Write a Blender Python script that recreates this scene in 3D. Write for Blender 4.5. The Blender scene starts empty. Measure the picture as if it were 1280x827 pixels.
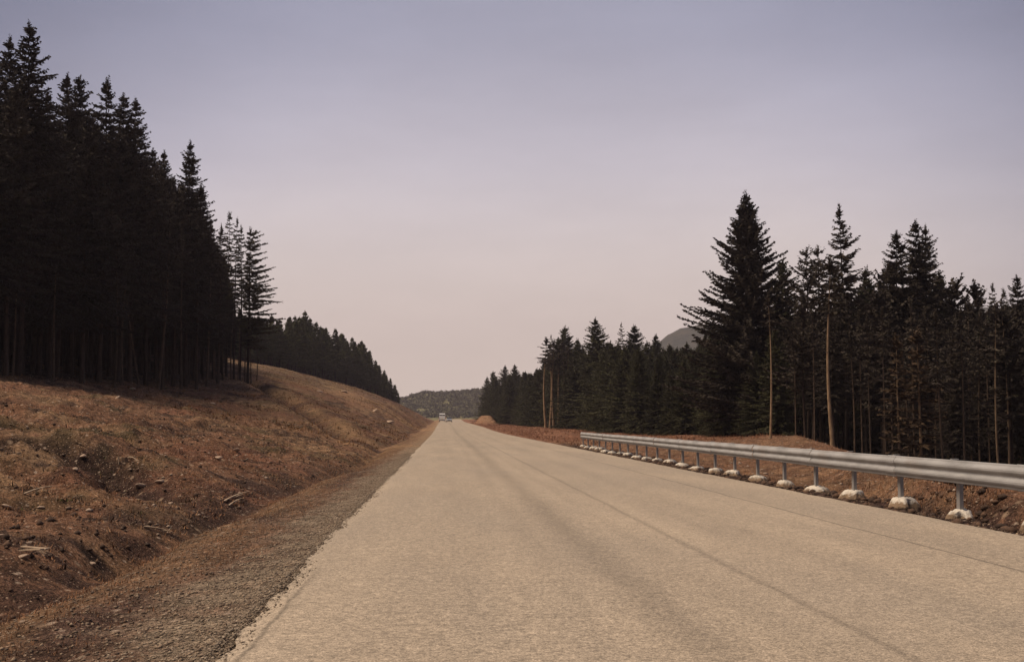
import bpy, bmesh, math, random
import numpy as np
from mathutils import Vector, Matrix, Euler

SC = bpy.context.scene
C = SC.collection
R = math.radians
random.seed(7)
rng = np.random.default_rng(11)

# ------------------------------------------------------------------ camera
CAM_H = 1.26
cd = bpy.data.cameras.new('camera')
cd.sensor_width = 36.0
cd.lens = 40.0
cd.clip_start = 0.05
cd.clip_end = 8000
cam = bpy.data.objects.new('camera', cd)
cam.location = (0, 0, CAM_H)
cam.rotation_euler = (R(90 + 4.57), 0, R(-3.42))
C.objects.link(cam)
SC.camera = cam
CM = Euler(cam.rotation_euler).to_matrix()
FPX = 1422.2

def ray(px, py):
    """direction (per metre of Y) of the line of sight through a pixel of the 1280x827 photograph"""
    v = CM @ Vector(((px - 640) / FPX, (413.5 - py) / FPX, -1))
    return v / v.y

# ------------------------------------------------------------------ world: veiled evening-ish overcast
SUN_EL, SUN_AZ = 60.0, -92.0          # azimuth clockwise from +Y
W = bpy.data.worlds.new('World')
SC.world = W
W.use_nodes = True
nt = W.node_tree
nt.nodes.clear()
N = nt.nodes.new
out = N('ShaderNodeOutputWorld')
bg = N('ShaderNodeBackground')
sky = N('ShaderNodeTexSky')
sky.sky_type = 'NISHITA'
sky.sun_disc = False
sky.sun_elevation = R(SUN_EL)
sky.sun_rotation = R(SUN_AZ)
sky.air_density = 1.2
sky.dust_density = 3.0
bg2 = N('ShaderNodeBackground')
mixs = N('ShaderNodeMixShader')
tc = N('ShaderNodeTexCoord')
sep = N('ShaderNodeSeparateXYZ')
nt.links.new(tc.outputs['Generated'], sep.inputs[0])
ramp = N('ShaderNodeValToRGB')
cr = ramp.color_ramp
cr.interpolation = 'B_SPLINE'
stops = [(0.0, (.350, .292, .254)), (.06, (.328, .272, .242)), (.14, (.312, .272, .260)), (.22, (.262, .245, .275)),
         (.33, (.150, .152, .196)), (.55, (.160, .164, .205)), (1.0, (.170, .172, .205))]
while len(cr.elements) < len(stops):
    cr.elements.new(.5)
for e, (p, c) in zip(cr.elements, stops):
    e.position = p
    e.color = (*c, 1)
nt.links.new(sep.outputs['Z'], ramp.inputs[0])
# broad, soft unevenness of the cloud sheet and lens vignetting put into the sky around the glow ahead
nz = N('ShaderNodeTexNoise')
nz.inputs['Scale'].default_value = 2.2
nz.inputs['Detail'].default_value = 9
nz.inputs['Roughness'].default_value = .62
mp = N('ShaderNodeMapping')
mp.inputs['Scale'].default_value = (1, 1, 3.5)
nt.links.new(tc.outputs['Generated'], mp.inputs[0])
nt.links.new(mp.outputs[0], nz.inputs['Vector'])
mr = N('ShaderNodeMapRange')
mr.inputs['From Min'].default_value = .3
mr.inputs['From Max'].default_value = .7
mr.inputs['To Min'].default_value = .91
mr.inputs['To Max'].default_value = 1.09
nt.links.new(nz.outputs[0], mr.inputs['Value'])
dot = N('ShaderNodeVectorMath')
dot.operation = 'DOT_PRODUCT'
g = Vector((math.sin(R(5)), math.cos(R(5)), 0.05)).normalized()
dot.inputs[1].default_value = g
nt.links.new(tc.outputs['Generated'], dot.inputs[0])
mr2 = N('ShaderNodeMapRange')
mr2.interpolation_type = 'SMOOTHSTEP'
mr2.inputs['From Min'].default_value = .82
mr2.inputs['From Max'].default_value = .975
mr2.inputs['To Min'].default_value = .48
mr2.inputs['To Max'].default_value = 1.06
nt.links.new(dot.outputs['Value'], mr2.inputs['Value'])
mm = N('ShaderNodeMath')
mm.operation = 'MULTIPLY'
nt.links.new(mr.outputs[0], mm.inputs[0])
nt.links.new(mr2.outputs[0], mm.inputs[1])
tint = N('ShaderNodeMix'); tint.data_type = 'RGBA'; tint.blend_type = 'MULTIPLY'
tint.inputs['Factor'].default_value = 1
hue = N('ShaderNodeMix'); hue.data_type = 'RGBA'
hue.inputs[6].default_value = (.90, .97, 1.12, 1); hue.inputs[7].default_value = (1.0, .99, .98, 1)
mr3 = N('ShaderNodeMapRange'); mr3.inputs['From Min'].default_value = .84; mr3.inputs['From Max'].default_value = .97
nt.links.new(dot.outputs['Value'], mr3.inputs['Value'])
nt.links.new(mr3.outputs[0], hue.inputs['Factor'])
nt.links.new(ramp.outputs[0], tint.inputs[6]); nt.links.new(hue.outputs[2], tint.inputs[7])
nt.links.new(tint.outputs[2], bg2.inputs['Color'])
nt.links.new(mm.outputs[0], bg2.inputs['Strength'])
nt.links.new(sky.outputs[0], bg.inputs['Color'])
bg.inputs['Strength'].default_value = 0.05
mixs.inputs[0].default_value = .96
nt.links.new(bg.outputs[0], mixs.inputs[1])
nt.links.new(bg2.outputs[0], mixs.inputs[2])
nt.links.new(mixs.outputs[0], out.inputs['Surface'])

sl = bpy.data.lights.new('sun', 'SUN')
sl.energy = 2.25
sl.angle = R(36)
sl.color = (1.0, .83, .64)
so = bpy.data.objects.new('sun', sl)
so.location = (0, 0, 60)
d = Vector((math.sin(R(SUN_AZ)) * math.cos(R(SUN_EL)), math.cos(R(SUN_AZ)) * math.cos(R(SUN_EL)), math.sin(R(SUN_EL))))
so.rotation_euler = d.to_track_quat('Z', 'Y').to_euler()
C.objects.link(so)

SC.view_settings.view_transform = 'Standard'
SC.view_settings.look = 'None'
SC.view_settings.exposure = 1.12
SC.view_settings.gamma = 1.0
SC.render.engine = 'CYCLES'
SC.cycles.volume_bounces = 0
SC.cycles.max_bounces = 5
SC.cycles.diffuse_bounces = 2
SC.cycles.transparent_max_bounces = 4

# ------------------------------------------------------------------ helpers
def mesh_np(name, V, F, smooth=False, col=None):
    """V (n,3); F (m,k) all polygons with the same corner count, or a list of such arrays"""
    me = bpy.data.meshes.new(name)
    V = np.asarray(V, dtype=np.float32)
    Fs = F if isinstance(F, list) else [F]
    Fs = [np.asarray(f, dtype=np.int32) for f in Fs if len(f)]
    me.vertices.add(len(V))
    me.vertices.foreach_set('co', V.ravel())
    loops = np.concatenate([f.ravel() for f in Fs])
    tot = np.concatenate([np.full(len(f), f.shape[1], dtype=np.int32) for f in Fs])
    start = np.concatenate([[0], np.cumsum(tot)[:-1]]).astype(np.int32)
    me.loops.add(len(loops))
    me.loops.foreach_set('vertex_index', loops)
    me.polygons.add(len(tot))
    me.polygons.foreach_set('loop_start', start)
    me.polygons.foreach_set('loop_total', tot)
    if smooth:
        me.polygons.foreach_set('use_smooth', np.ones(len(tot), dtype=bool))
    me.update(calc_edges=True)
    if col is not None:
        a = me.color_attributes.new('Col', 'FLOAT_COLOR', 'POINT')
        cc = np.ones((len(V), 4), dtype=np.float32)
        cc[:, :3] = col
        a.data.foreach_set('color', cc.ravel())
    return me

def link(name, me, mat=None, parent=None, **props):
    o = bpy.data.objects.new(name, me)
    C.objects.link(o)
    if mat is not None and me is not None and len(me.materials) == 0:
        me.materials.append(mat)
    if parent is not None:
        o.parent = parent
    for k, v in props.items():
        o[k] = v
    return o

def thing(name, label, category, loc=(0, 0, 0), rotz=0.0, group=None):
    o = bpy.data.objects.new(name, None)
    o.empty_display_size = .2
    C.objects.link(o)
    o.location = loc
    o.rotation_euler = (0, 0, rotz)
    o['label'] = label
    o['category'] = category
    if group:
        o['group'] = group
    return o

def bm_mesh(name, bm, smooth=False):
    me = bpy.data.meshes.new(name)
    bm.normal_update()
    bm.to_mesh(me)
    bm.free()
    if smooth:
        me.polygons.foreach_set('use_smooth', np.ones(len(me.polygons), dtype=bool))
    return me

def bm_box(bm, c, s, rot=None, bevel=0):
    m = Matrix.Translation(c) @ (rot.to_4x4() if rot is not None else Matrix.Identity(4)) @ Matrix.Diagonal((*s, 1))
    r = bmesh.ops.create_cube(bm, size=1, matrix=m)
    if bevel:
        es = list({e for v in r['verts'] for e in v.link_edges})
        bmesh.ops.bevel(bm, geom=es, offset=bevel, segments=2, affect='EDGES', profile=.5)

def bm_cyl(bm, c, r, depth, axis='Z', seg=16, r2=None):
    rot = {'Z': Matrix.Identity(4), 'X': Matrix.Rotation(R(90), 4, 'Y'), 'Y': Matrix.Rotation(R(90), 4, 'X')}[axis]
    bmesh.ops.create_cone(bm, cap_ends=True, segments=seg, radius1=r, radius2=r if r2 is None else r2, depth=depth,
                          matrix=Matrix.Translation(c) @ rot)

# lattice value noise
_T = np.random.default_rng(3).random((8, 256, 256))
def vnoise(x, y, seed=0):
    x = np.asarray(x, dtype=np.float64); y = np.asarray(y, dtype=np.float64)
    xi = np.floor(x).astype(np.int64); yi = np.floor(y).astype(np.int64)
    fx = x - xi; fy = y - yi
    fx = fx * fx * (3 - 2 * fx); fy = fy * fy * (3 - 2 * fy)
    T = _T[seed % 8]
    a = T[xi & 255, yi & 255]; b = T[(xi + 1) & 255, yi & 255]
    c = T[xi & 255, (yi + 1) & 255]; e = T[(xi + 1) & 255, (yi + 1) & 255]
    return (a * (1 - fx) + b * fx) * (1 - fy) + (c * (1 - fx) + e * fx) * fy - .5
def fbm(x, y, f, octv=4, seed=0, gain=.5):
    s = 0; amp = 1
    for i in range(octv):
        s = s + amp * vnoise(x * f + 13.7 * i, y * f - 7.3 * i, seed + i)
        f = f * 2.03; amp *= gain
    return s
def sstep(a, b, v):
    t = np.clip((v - a) / (b - a), 0, 1)
    return t * t * (3 - 2 * t)

# ------------------------------------------------------------------ materials
def mat_new(name):
    m = bpy.data.materials.new(name)
    m.use_nodes = True
    t = m.node_tree
    b = t.nodes['Principled BSDF']
    b.inputs['Specular IOR Level'].default_value = .25
    b.inputs['Roughness'].default_value = .9
    return m, t, b
def nnode(t, typ, **kw):
    n = t.nodes.new(typ)
    for k, v in kw.items():
        if hasattr(n, k):
            setattr(n, k, v)
        else:
            n.inputs[k.replace('_', ' ')].default_value = v
    return n
def obj_coord(t, scale=(1, 1, 1), kind='Object'):
    tcn = t.nodes.new('ShaderNodeTexCoord')
    mpn = t.nodes.new('ShaderNodeMapping')
    mpn.inputs['Scale'].default_value = scale
    t.links.new(tcn.outputs[kind], mpn.inputs[0])
    return mpn.outputs[0]
def noise(t, vec, scale, detail=4, rough=.6):
    n = t.nodes.new('ShaderNodeTexNoise')
    n.inputs['Scale'].default_value = scale
    n.inputs['Detail'].default_value = detail
    n.inputs['Roughness'].default_value = rough
    t.links.new(vec, n.inputs['Vector'])
    return n.outputs[0]
def maprange(t, v, a, b, c, e):
    n = t.nodes.new('ShaderNodeMapRange')
    for k, x in zip(('From Min', 'From Max', 'To Min', 'To Max'), (a, b, c, e)):
        n.inputs[k].default_value = x
    t.links.new(v, n.inputs['Value'])
    return n.outputs[0]
def mixcol(t, f, a, b, typ='MIX'):
    n = t.nodes.new('ShaderNodeMix')
    n.data_type = 'RGBA'
    n.blend_type = typ
    for s, v in (('Factor', f), ('A', a), ('B', b)):
        i = [x for x in n.inputs if x.name == s and x.enabled][0]
        if isinstance(v, (int, float)):
            i.default_value = v
        elif isinstance(v, tuple):
            i.default_value = (*v[:3], 1)
        else:
            t.links.new(v, i)
    return [x for x in n.outputs if x.enabled][0]
def math_(t, op, a, b):
    n = t.nodes.new('ShaderNodeMath')
    n.operation = op
    for i, v in enumerate((a, b)):
        if isinstance(v, (int, float)):
            n.inputs[i].default_value = v
        else:
            t.links.new(v, n.inputs[i])
    return n.outputs[0]
def bump(t, b, h, strength=.5, dist=.02):
    n = t.nodes.new('ShaderNodeBump')
    n.inputs['Strength'].default_value = strength
    n.inputs['Distance'].default_value = dist
    t.links.new(h, n.inputs['Height'])
    t.links.new(n.outputs[0], b.inputs['Normal'])

def simple(name, col, var=.25, scale=8, rough=.9, spec=.25, metal=0, bmp=0, bscale=30):
    m, t, b = mat_new(name)
    v = obj_coord(t)
    n = noise(t, v, scale)
    f = maprange(t, n, .25, .75, 1 - var, 1 + var)
    n2 = t.nodes.new('ShaderNodeVectorMath'); n2.operation = 'SCALE'
    n2.inputs[0].default_value = col
    t.links.new(f, n2.inputs['Scale'])
    t.links.new(n2.outputs[0], b.inputs['Base Color'])
    b.inputs['Roughness'].default_value = rough
    b.inputs['Specular IOR Level'].default_value = spec
    b.inputs['Metallic'].default_value = metal
    if bmp:
        bump(t, b, noise(t, v, bscale), bmp, .02)
    return m

def foliage_mat(name, dark, light, warm=(.05, .035, .02)):
    m, t, b = mat_new(name)
    v = obj_coord(t)
    n = noise(t, v, 1.1, 3)
    n2 = noise(t, v, 9.0, 2)
    c = mixcol(t, maprange(t, n, .35, .68, 0, 1), dark, light)
    c = mixcol(t, maprange(t, n2, .55, .8, 0, .5), c, warm)
    oi = t.nodes.new('ShaderNodeObjectInfo')
    s = maprange(t, oi.outputs['Random'], 0, 1, .75, 1.25)
    sc = t.nodes.new('ShaderNodeVectorMath'); sc.operation = 'SCALE'
    t.links.new(c, sc.inputs[0]); t.links.new(s, sc.inputs['Scale'])
    t.links.new(sc.outputs[0], b.inputs['Base Color'])
    b.inputs['Roughness'].default_value = .75
    b.inputs['Specular IOR Level'].default_value = .12
    return m
M_needle = foliage_mat('spruce_needles', (.034, .026, .023), (.060, .049, .034))
M_needle_mid = foliage_mat('spruce_needles_greenish', (.032, .032, .018), (.068, .064, .030))
M_needle_far = foliage_mat('young_spruce_needles', (.050, .054, .022), (.110, .108, .040))
M_needle_brown = foliage_mat('dying_needles', (.050, .032, .020), (.090, .057, .032))
M_larch = foliage_mat('thin_needles', (.040, .034, .018), (.075, .062, .030))

def bark_mat(name, a, b2):
    m, t, b = mat_new(name)
    v = obj_coord(t, (1, 1, .25))
    n = noise(t, v, 9, 5)
    c = mixcol(t, maprange(t, n, .35, .65, 0, 1), a, b2)
    oi = t.nodes.new('ShaderNodeObjectInfo')
    s = maprange(t, oi.outputs['Random'], 0, 1, .7, 1.3)
    sc = t.nodes.new('ShaderNodeVectorMath'); sc.operation = 'SCALE'
    t.links.new(c, sc.inputs[0]); t.links.new(s, sc.inputs['Scale'])
    t.links.new(sc.outputs[0], b.inputs['Base Color'])
    bump(t, b, noise(t, v, 25, 4), .6, .03)
    return m
M_bark = bark_mat('spruce_bark', (.028, .018, .013), (.060, .038, .026))
M_bark_pale = bark_mat('pale_trunk_bark', (.13, .080, .046), (.26, .175, .105))
M_bark_mid = bark_mat('brown_trunk_bark', (.050, .032, .022), (.100, .066, .044))
M_twig = bark_mat('dead_twigs', (.030, .021, .016), (.055, .038, .028))

# ------------------------------------------------------------------ terrain heights
def road_z(y):
    y = np.asarray(y, dtype=np.float64)
    z = .0050 * np.maximum(y - 95, 0) * sstep(90, 200, y)
    z = z + .007 * np.maximum(y - 350, 0) * sstep(345, 400, y)
    crest = 437.0
    return np.where(y > crest, z * 0 + 2.32 - .00006 * (y - crest) ** 1.6 - .012 * (y - crest), z)

LY = np.array([-80, 0, 20, 40, 60, 80, 100, 130, 150, 200, 250, 320, 400, 460, 620, 3000.])
LT = np.array([0, 1, 3, 6, 10, 15, 20, 30, 45, 70, 120, 1500.])
LZ = np.array([
    [-.25, -.05, .30, .90, 1.6, 2.4, 3.0, 4.0, 5.0, 5.5, 6, 6],
    [-.25, -.05, .30, .90, 1.6, 2.4, 3.0, 4.0, 5.0, 5.5, 6, 6],
    [-.28, -.05, .35, .95, 1.7, 2.5, 3.1, 4.1, 5.0, 5.5, 6, 6],
    [-.28, -.02, .38, 1.00, 1.8, 2.6, 3.2, 4.3, 5.2, 6.0, 7, 7],
    [-.28, .00, .42, 1.05, 1.8, 2.8, 3.55, 4.5, 5.4, 6.5, 8, 8],
    [-.25, .05, .55, 1.3, 2.3, 3.3, 4.2, 5.3, 6.5, 8.0, 9, 9],
    [-.22, .10, .70, 1.6, 2.7, 3.9, 4.9, 6.4, 8.0, 9.0, 10, 10],
    [-.15, .30, 1.1, 2.3, 3.6, 5.0, 6.0, 7.8, 9.8, 11.5, 13, 13],
    [-.05, .45, 1.5, 3.1, 4.7, 6.2, 7.3, 9.3, 11.5, 14, 15, 15],
    [.15, .7, 2.1, 4.1, 5.8, 7.3, 8.6, 11.2, 13.8, 16, 17, 17],
    [.45, 1.0, 2.3, 4.3, 6.4, 8.4, 10.0, 12.6, 15.4, 18, 20, 20],
    [.9, 1.4, 2.6, 4.6, 6.6, 8.3, 9.8, 12.6, 15.6, 18, 20, 20],
    [1.5, 1.8, 2.8, 4.3, 5.6, 6.6, 7.6, 9.6, 12, 14, 15, 15],
    [1.5, 1.8, 2.3, 3.0, 3.8, 4.5, 5.0, 6.5, 8, 9, 10, 10],
    [-4, -4, -4, -4, -4, -4, -4, -3, -2, 0, 2, 2],
    [-5, -5, -5, -5, -5, -5, -5, -5, -5, -5, -5, -5]])
def bilin(xs, ys, Z, x, y):
    x = np.clip(x, xs[0], xs[-1] - 1e-6); y = np.clip(y, ys[0], ys[-1] - 1e-6)
    i = np.searchsorted(xs, x, side='right') - 1
    j = np.searchsorted(ys, y, side='right') - 1
    fx = (x - xs[i]) / (xs[i + 1] - xs[i]); fy = (y - ys[j]) / (ys[j + 1] - ys[j])
    return (Z[i, j] * (1 - fx) + Z[i + 1, j] * fx) * (1 - fy) + (Z[i, j + 1] * (1 - fx) + Z[i + 1, j + 1] * fx) * fy

XL, XR = -1.25, 6.5
BY = np.array([-80, 0, 14, 18, 25, 35, 50, 75, 110, 3000.])
BX = np.array([8.0, 8.0, 8.0, 8.0, 9.5, 11.9, 15.5, 22, 40, 60.])      # edge of the fill beside the rail
BZ = np.array([.05, .05, .08, .10, .15, .42, .55, .42, .1, 0.])
def seg_dist(x, y, pts):
    best = np.full(np.shape(x), 1e9); tt = np.zeros(np.shape(x))
    for (x0, y0), (x1, y1) in zip(pts[:-1], pts[1:]):
        dx, dy = x1 - x0, y1 - y0
        t = np.clip(((x - x0) * dx + (y - y0) * dy) / (dx * dx + dy * dy), 0, 1)
        d2 = np.hypot(x - x0 - t * dx, y - y0 - t * dy)
        best = np.minimum(best, d2)
    return best
GULLY = [(-3.6, 62), (-8.0, 80), (-13.2, 100), (-17.5, 118), (-24, 132)]
SCAR = [(-10.2, 23.5), (-8.6, 24.6), (-7.2, 24.2), (-5.9, 22.2), (-5.4, 20.8)]
SCARB = [(-16, 24.5), (-12.5, 23.4), (-10.2, 23.5)]
def foot_x(y):
    return -3.4 - .35 * np.sin(y * .11) * sstep(4, 12, y) - .25 * vnoise(y * .35, y * 0 + 3.1, 2)
def H(x, y):
    x = np.asarray(x, dtype=np.float64); y = np.asarray(y, dtype=np.float64)
    rz = road_z(y)
    # ---- left
    fx = foot_x(y)
    t = fx - x
    zl = bilin(LY, LT, LZ, y, np.maximum(t, 0))
    # verge between road and bank foot
    u = np.clip((XL - x) / (XL - fx), 0, 1)
    zf = bilin(LY, LT, LZ, y, 0 * t)
    ditch = -.16 * np.exp(-((x - fx) / .45) ** 2) * sstep(3, 8, y) * (1 - sstep(70, 120, y))
    zv = (rz - .026) * (1 - u ** 1.5) + zf * u ** 1.5
    left = np.where(t > 0, zl, zv) + ditch
    rough = sstep(0, 3, t)
    left = left + rough * (.55 * fbm(x, y, .13, 2, 1) + .30 * fbm(x, y, .5, 3, 2) + .25 * fbm(x, y, 1.9, 3, 4)) * (1 - .4 * sstep(60, 120, y))
    left = left + rough * .08 * fbm(x, y, 6.5, 2, 3) * (1 - sstep(40, 70, y))
    left = left + (1 - rough) * sstep(-1.4, -2.4, x) * (.10 * fbm(x, y * .6, 1.1, 3, 5) + .04 * fbm(x, y, 5, 2, 6))
    # small terraces slipping down the bank
    left = left + rough * .10 * np.abs(vnoise(x * .55 + y * .1, y * .22, 6)) * (1 - sstep(60, 90, y))
    gd = seg_dist(x, y, GULLY)
    left = left - .75 * np.exp(-(gd / 1.3) ** 2) * sstep(1, 4, t) + .40 * np.exp(-((gd - 3.0) / 1.4) ** 2) * sstep(2, 5, t)
    sd = seg_dist(x, y, SCAR)
    left = left - .68 * np.exp(-(sd / .62) ** 2) + .30 * np.exp(-(np.hypot(x + 8.2, (y - 25.9)) / 1.3) ** 2)
    sd2 = seg_dist(x, y, SCARB)
    left = left - .35 * np.exp(-(sd2 / .6) ** 2)
    # a deep dark pocket in the ditch close to the camera and a second scooped one
    left = left - .38 * np.exp(-((x + 4.4) / .5) ** 2 - ((y - 10.4) / 1.0) ** 2)
    left = left - .30 * np.exp(-((x + 3.9) / .45) ** 2 - ((y - 14.2) / 1.3) ** 2)
    left = left - .25 * np.exp(-((x + 3.3) / .35) ** 2 - ((y - 19) / 2.2) ** 2)
    # ---- right
    be = np.interp(y, BY, BX) + .5 * vnoise(y * .35, y * 0 + 9.2, 1)
    bz = np.interp(y, BY, BZ)
    k = np.clip((x - 7.0) / (be - 7.0), 0, 1)
    zr = (rz - .05) * (1 - k) + (bz + rz) * k - .28 * np.sin(np.clip(k, 0, 1) * math.pi) * (1 - sstep(60, 90, y))
    low = -2.7 + .010 * (y - 50) * sstep(50, 200, y)
    low = np.minimum(low + 2.6 * sstep(60, 120, y), .4)
    f = sstep(0, 1, (x - be) / np.interp(y, [0, 40, 100], [4.5, 6, 12]))
    zr = np.where(x > be, (bz + rz) * (1 - f) + (low + rz) * f, zr)
    zr = zr + sstep(6.9, 8.2, x) * (.16 * fbm(x, y, .6, 3, 3) + .10 * fbm(x, y, 2.1, 3, 5))
    zr = zr + sstep(6.55, 6.75, x) * (1 - sstep(7.6, 8.2, x)) * (.10 * fbm(x, y, 2.6, 3, 7))
    zr = zr + .72 * np.exp(-((x - 9.6) / 1.25) ** 2 - ((y - 16.4) / 1.3) ** 2)
    zr = zr + 1.9 * np.exp(-((x - 9.6) / 2.0) ** 4 - ((y - 262) / 14.) ** 2) + .35 * np.exp(-((x - 10.5) / 2.4) ** 2 - ((y - 66) / 5.) ** 2) \
            + .45 * np.exp(-((x - 10.2) / 1.8) ** 2 - ((y - 100) / 9.) ** 2)
    zr = zr + .035 * np.maximum(x - 40, 0) * sstep(100, 260, y) * (1 - sstep(420, 700, y)) * .4
    z = np.where(x < 2.6, left, zr)
    road = sstep(XL - .02, XL + .15, x) * (1 - sstep(XR - .15, XR + .02, x))
    z = z * (1 - road) + (rz - .12) * road
    far = sstep(460, 640, y)
    return z * (1 - far) + far * (-5 + .8 * fbm(x, y, .01, 2, 1))

def hit(px, py, y0=2.0, y1=450.0):
    """where the line of sight of a pixel meets the terrain"""
    v = ray(px, py)
    ys = np.linspace(y0, y1, 9000)
    xs = v.x * ys; zs = CAM_H + v.z * ys
    dlt = zs - H(xs, ys)
    i = np.argmax(dlt < 0)
    return Vector((xs[i], ys[i], float(H(xs[i], ys[i]))))

def spaced(a, b, step):
    out_ = [a]
    while out_[-1] < b:
        out_.append(out_[-1] + step(out_[-1]))
    return np.array(out_)
ys = np.concatenate([spaced(-80, -4.4, lambda v: 4.0), spaced(-.4, 2150, lambda v: max(.075, .0075 * v))])
xr = spaced(0, 1500, lambda v: max(.095, (v - 8) * .045))
xl = spaced(0, 1500, lambda v: max(.095, .095 + max(0, v - 13) * .012 + max(0, v - 30) * .03))
xs = np.concatenate([-xl[::-1], [v for v in xr if v > 0]])
xs[np.argmin(abs(xs - 6.55))] = 6.55
GX, GY = np.meshgrid(xs, ys)
GZ = H(GX, GY)
nx, ny = len(xs), len(ys)
V = np.stack([GX.ravel(), GY.ravel(), GZ.ravel()], 1)
idx = np.arange(nx * ny).reshape(ny, nx)
F = np.stack([idx[:-1, :-1].ravel(), idx[:-1, 1:].ravel(), idx[1:, 1:].ravel(), idx[1:, :-1].ravel()], 1)

# ground cover colours per vertex (with the hollow's shade): rusty grass, peat, moss, gravel, sandy subsoil, forest litter
RUST = np.array((.180, .094, .056)); TAN = np.array((.260, .158, .088)); PEAT = np.array((.040, .023, .019))
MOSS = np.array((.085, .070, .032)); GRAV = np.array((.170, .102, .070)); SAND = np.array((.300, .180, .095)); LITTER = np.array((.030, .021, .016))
ROADC = np.array((.255, .195, .138)); RED = np.array((.178, .076, .046))
def cover(x, y):
    n1 = fbm(x, y, .22, 4, 1); n2 = fbm(x, y, .9, 4, 2); n3 = fbm(x, y, 3.3, 3, 5); n4 = fbm(x, y, .45, 3, 6)
    mix = lambda c, d_, f: c * (1 - f[..., None]) + d_ * f[..., None]
    c = np.broadcast_to(RUST, x.shape + (3,)).copy()
    c = mix(c, TAN, sstep(-.05, .35, n1 + .5 * n2 + .15 * sstep(30, 60, y)))
    c = mix(c, PEAT, .85 * sstep(.05, .38, n2 + .6 * n3 + .35 * (1 - sstep(8, 26, y)) * (.35 - abs(x + 5.2) * .12)))
    c = mix(c, MOSS, .5 * sstep(.15, .45, n4 + .3 * n3))
    c = mix(c, RED, .55 * sstep(.1, .4, fbm(x, y, .35, 3, 7)))
    fx = foot_x(y)
    # left: ditch foot darkened with peat colour, gravelly verge
    near = 1 - sstep(28, 55, y)
    c = mix(c, PEAT, .8 * np.exp(-((x - fx + .2) / .8) ** 2) * near * sstep(-.25, .15, n4 + n3 * .5 + .1))
    c = mix(c, TAN * .8, .6 * sstep(fx - .1, fx + .5, x) * (x < 0))
    c = mix(c, GRAV, sstep(-3.0, -1.9, x + .9 * n2 + .5 * n3) * (x < 0) * (.45 + .45 * near))
    c = mix(c, PEAT * 1.6, .75 * np.exp(-((x + 2.45 + .5 * n1) / .30) ** 2) * sstep(-.15, .2, fbm(x, y * .35, .8, 3, 2)) * near)
    c = mix(c, TAN * .85, .7 * sstep(-.1, .3, fbm(x * 1.4, y * .3, .9, 3, 4)) * np.exp(-((x + 2.9) / .45) ** 2))
    c = mix(c, ROADC, .97 * sstep(-2.15, -1.5, x + .55 * n3 + .45 * n2) * (x < 0))
    c = mix(c, TAN, .6 * sstep(-2.6, -1.8, x) * (x < 0) * sstep(35, 80, y))
    gd = seg_dist(x, y, GULLY)
    c = mix(c, SAND, .7 * np.exp(-((gd - 1.6) / .8) ** 2))
    c = mix(c, PEAT, .8 * np.exp(-(gd / .8) ** 2))
    c = mix(c, PEAT * .9, .95 * np.exp(-(seg_dist(x, y, SCAR) / .95) ** 4) * sstep(-.5, .0, n3 + n2 * .5 + .2))  # bare peat of the scar, deepened with the hollow's painted shadow
    c = mix(c, PEAT, .7 * np.exp(-(seg_dist(x, y, SCARB) / .7) ** 2))
    c = mix(c, SAND, .6 * sstep(.1, .35, fbm(x, y, .06, 3, 3)) * sstep(110, 160, y) * (x < 0))
    # right: dark soil strip under the rail, rusty fill, litter in the wood
    r_ = (x > 3)
    c = mix(c, RUST * 1.05, .55 * r_)
    c = mix(c, PEAT * 1.1, .95 * sstep(-.3, .0, n3 + .2) * r_ * (1 - sstep(7.5, 8.1, x + .5 * n2)) * (1 - sstep(58, 75, y)))
    c = mix(c, RED * 1.15, .6 * r_ * sstep(60, 80, y))
    c = mix(c, TAN * 1.1, .8 * np.exp(-((x - 9.6) / 2.4) ** 2 - ((y - 258) / 18.) ** 2))
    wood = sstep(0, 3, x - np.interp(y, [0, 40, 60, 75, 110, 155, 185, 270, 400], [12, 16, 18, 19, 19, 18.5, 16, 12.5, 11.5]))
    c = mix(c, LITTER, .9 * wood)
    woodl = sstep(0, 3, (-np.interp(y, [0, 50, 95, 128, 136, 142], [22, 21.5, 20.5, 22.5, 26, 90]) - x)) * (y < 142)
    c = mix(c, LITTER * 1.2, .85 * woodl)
    c = mix(c, MOSS * 1.2, .35 * (x < -16) * sstep(140, 170, y))
    c = mix(c, PEAT * 1.7, .6 * (x < -6) * sstep(75, 110, y) * sstep(.02, .22, fbm(x, y, .16, 4, 4)))
    return c
CV = cover(GX, GY).reshape(-1, 3)
M_ground, t, b = mat_new('rough_ground')
at = nnode(t, 'ShaderNodeVertexColor', layer_name='Col')
v = obj_coord(t)
n1 = noise(t, v, 3.0, 6, .7)
n2 = noise(t, v, 22.0, 4, .7)
n3 = noise(t, v, 70.0, 2, .6)
f = maprange(t, n1, .3, .7, .35, 1.65)
f2 = maprange(t, n2, .32, .68, .35, 1.7)
f = math_(t, 'MULTIPLY', f, f2)
f = math_(t, 'MULTIPLY', f, maprange(t, n3, .3, .7, .6, 1.4))
scn = t.nodes.new('ShaderNodeVectorMath'); scn.operation = 'SCALE'
t.links.new(at.outputs[0], scn.inputs[0]); t.links.new(f, scn.inputs['Scale'])
c = mixcol(t, maprange(t, noise(t, v, 7.0, 5, .75), .54, .70, 0, .85), scn.outputs[0], (.028, .017, .013))
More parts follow.
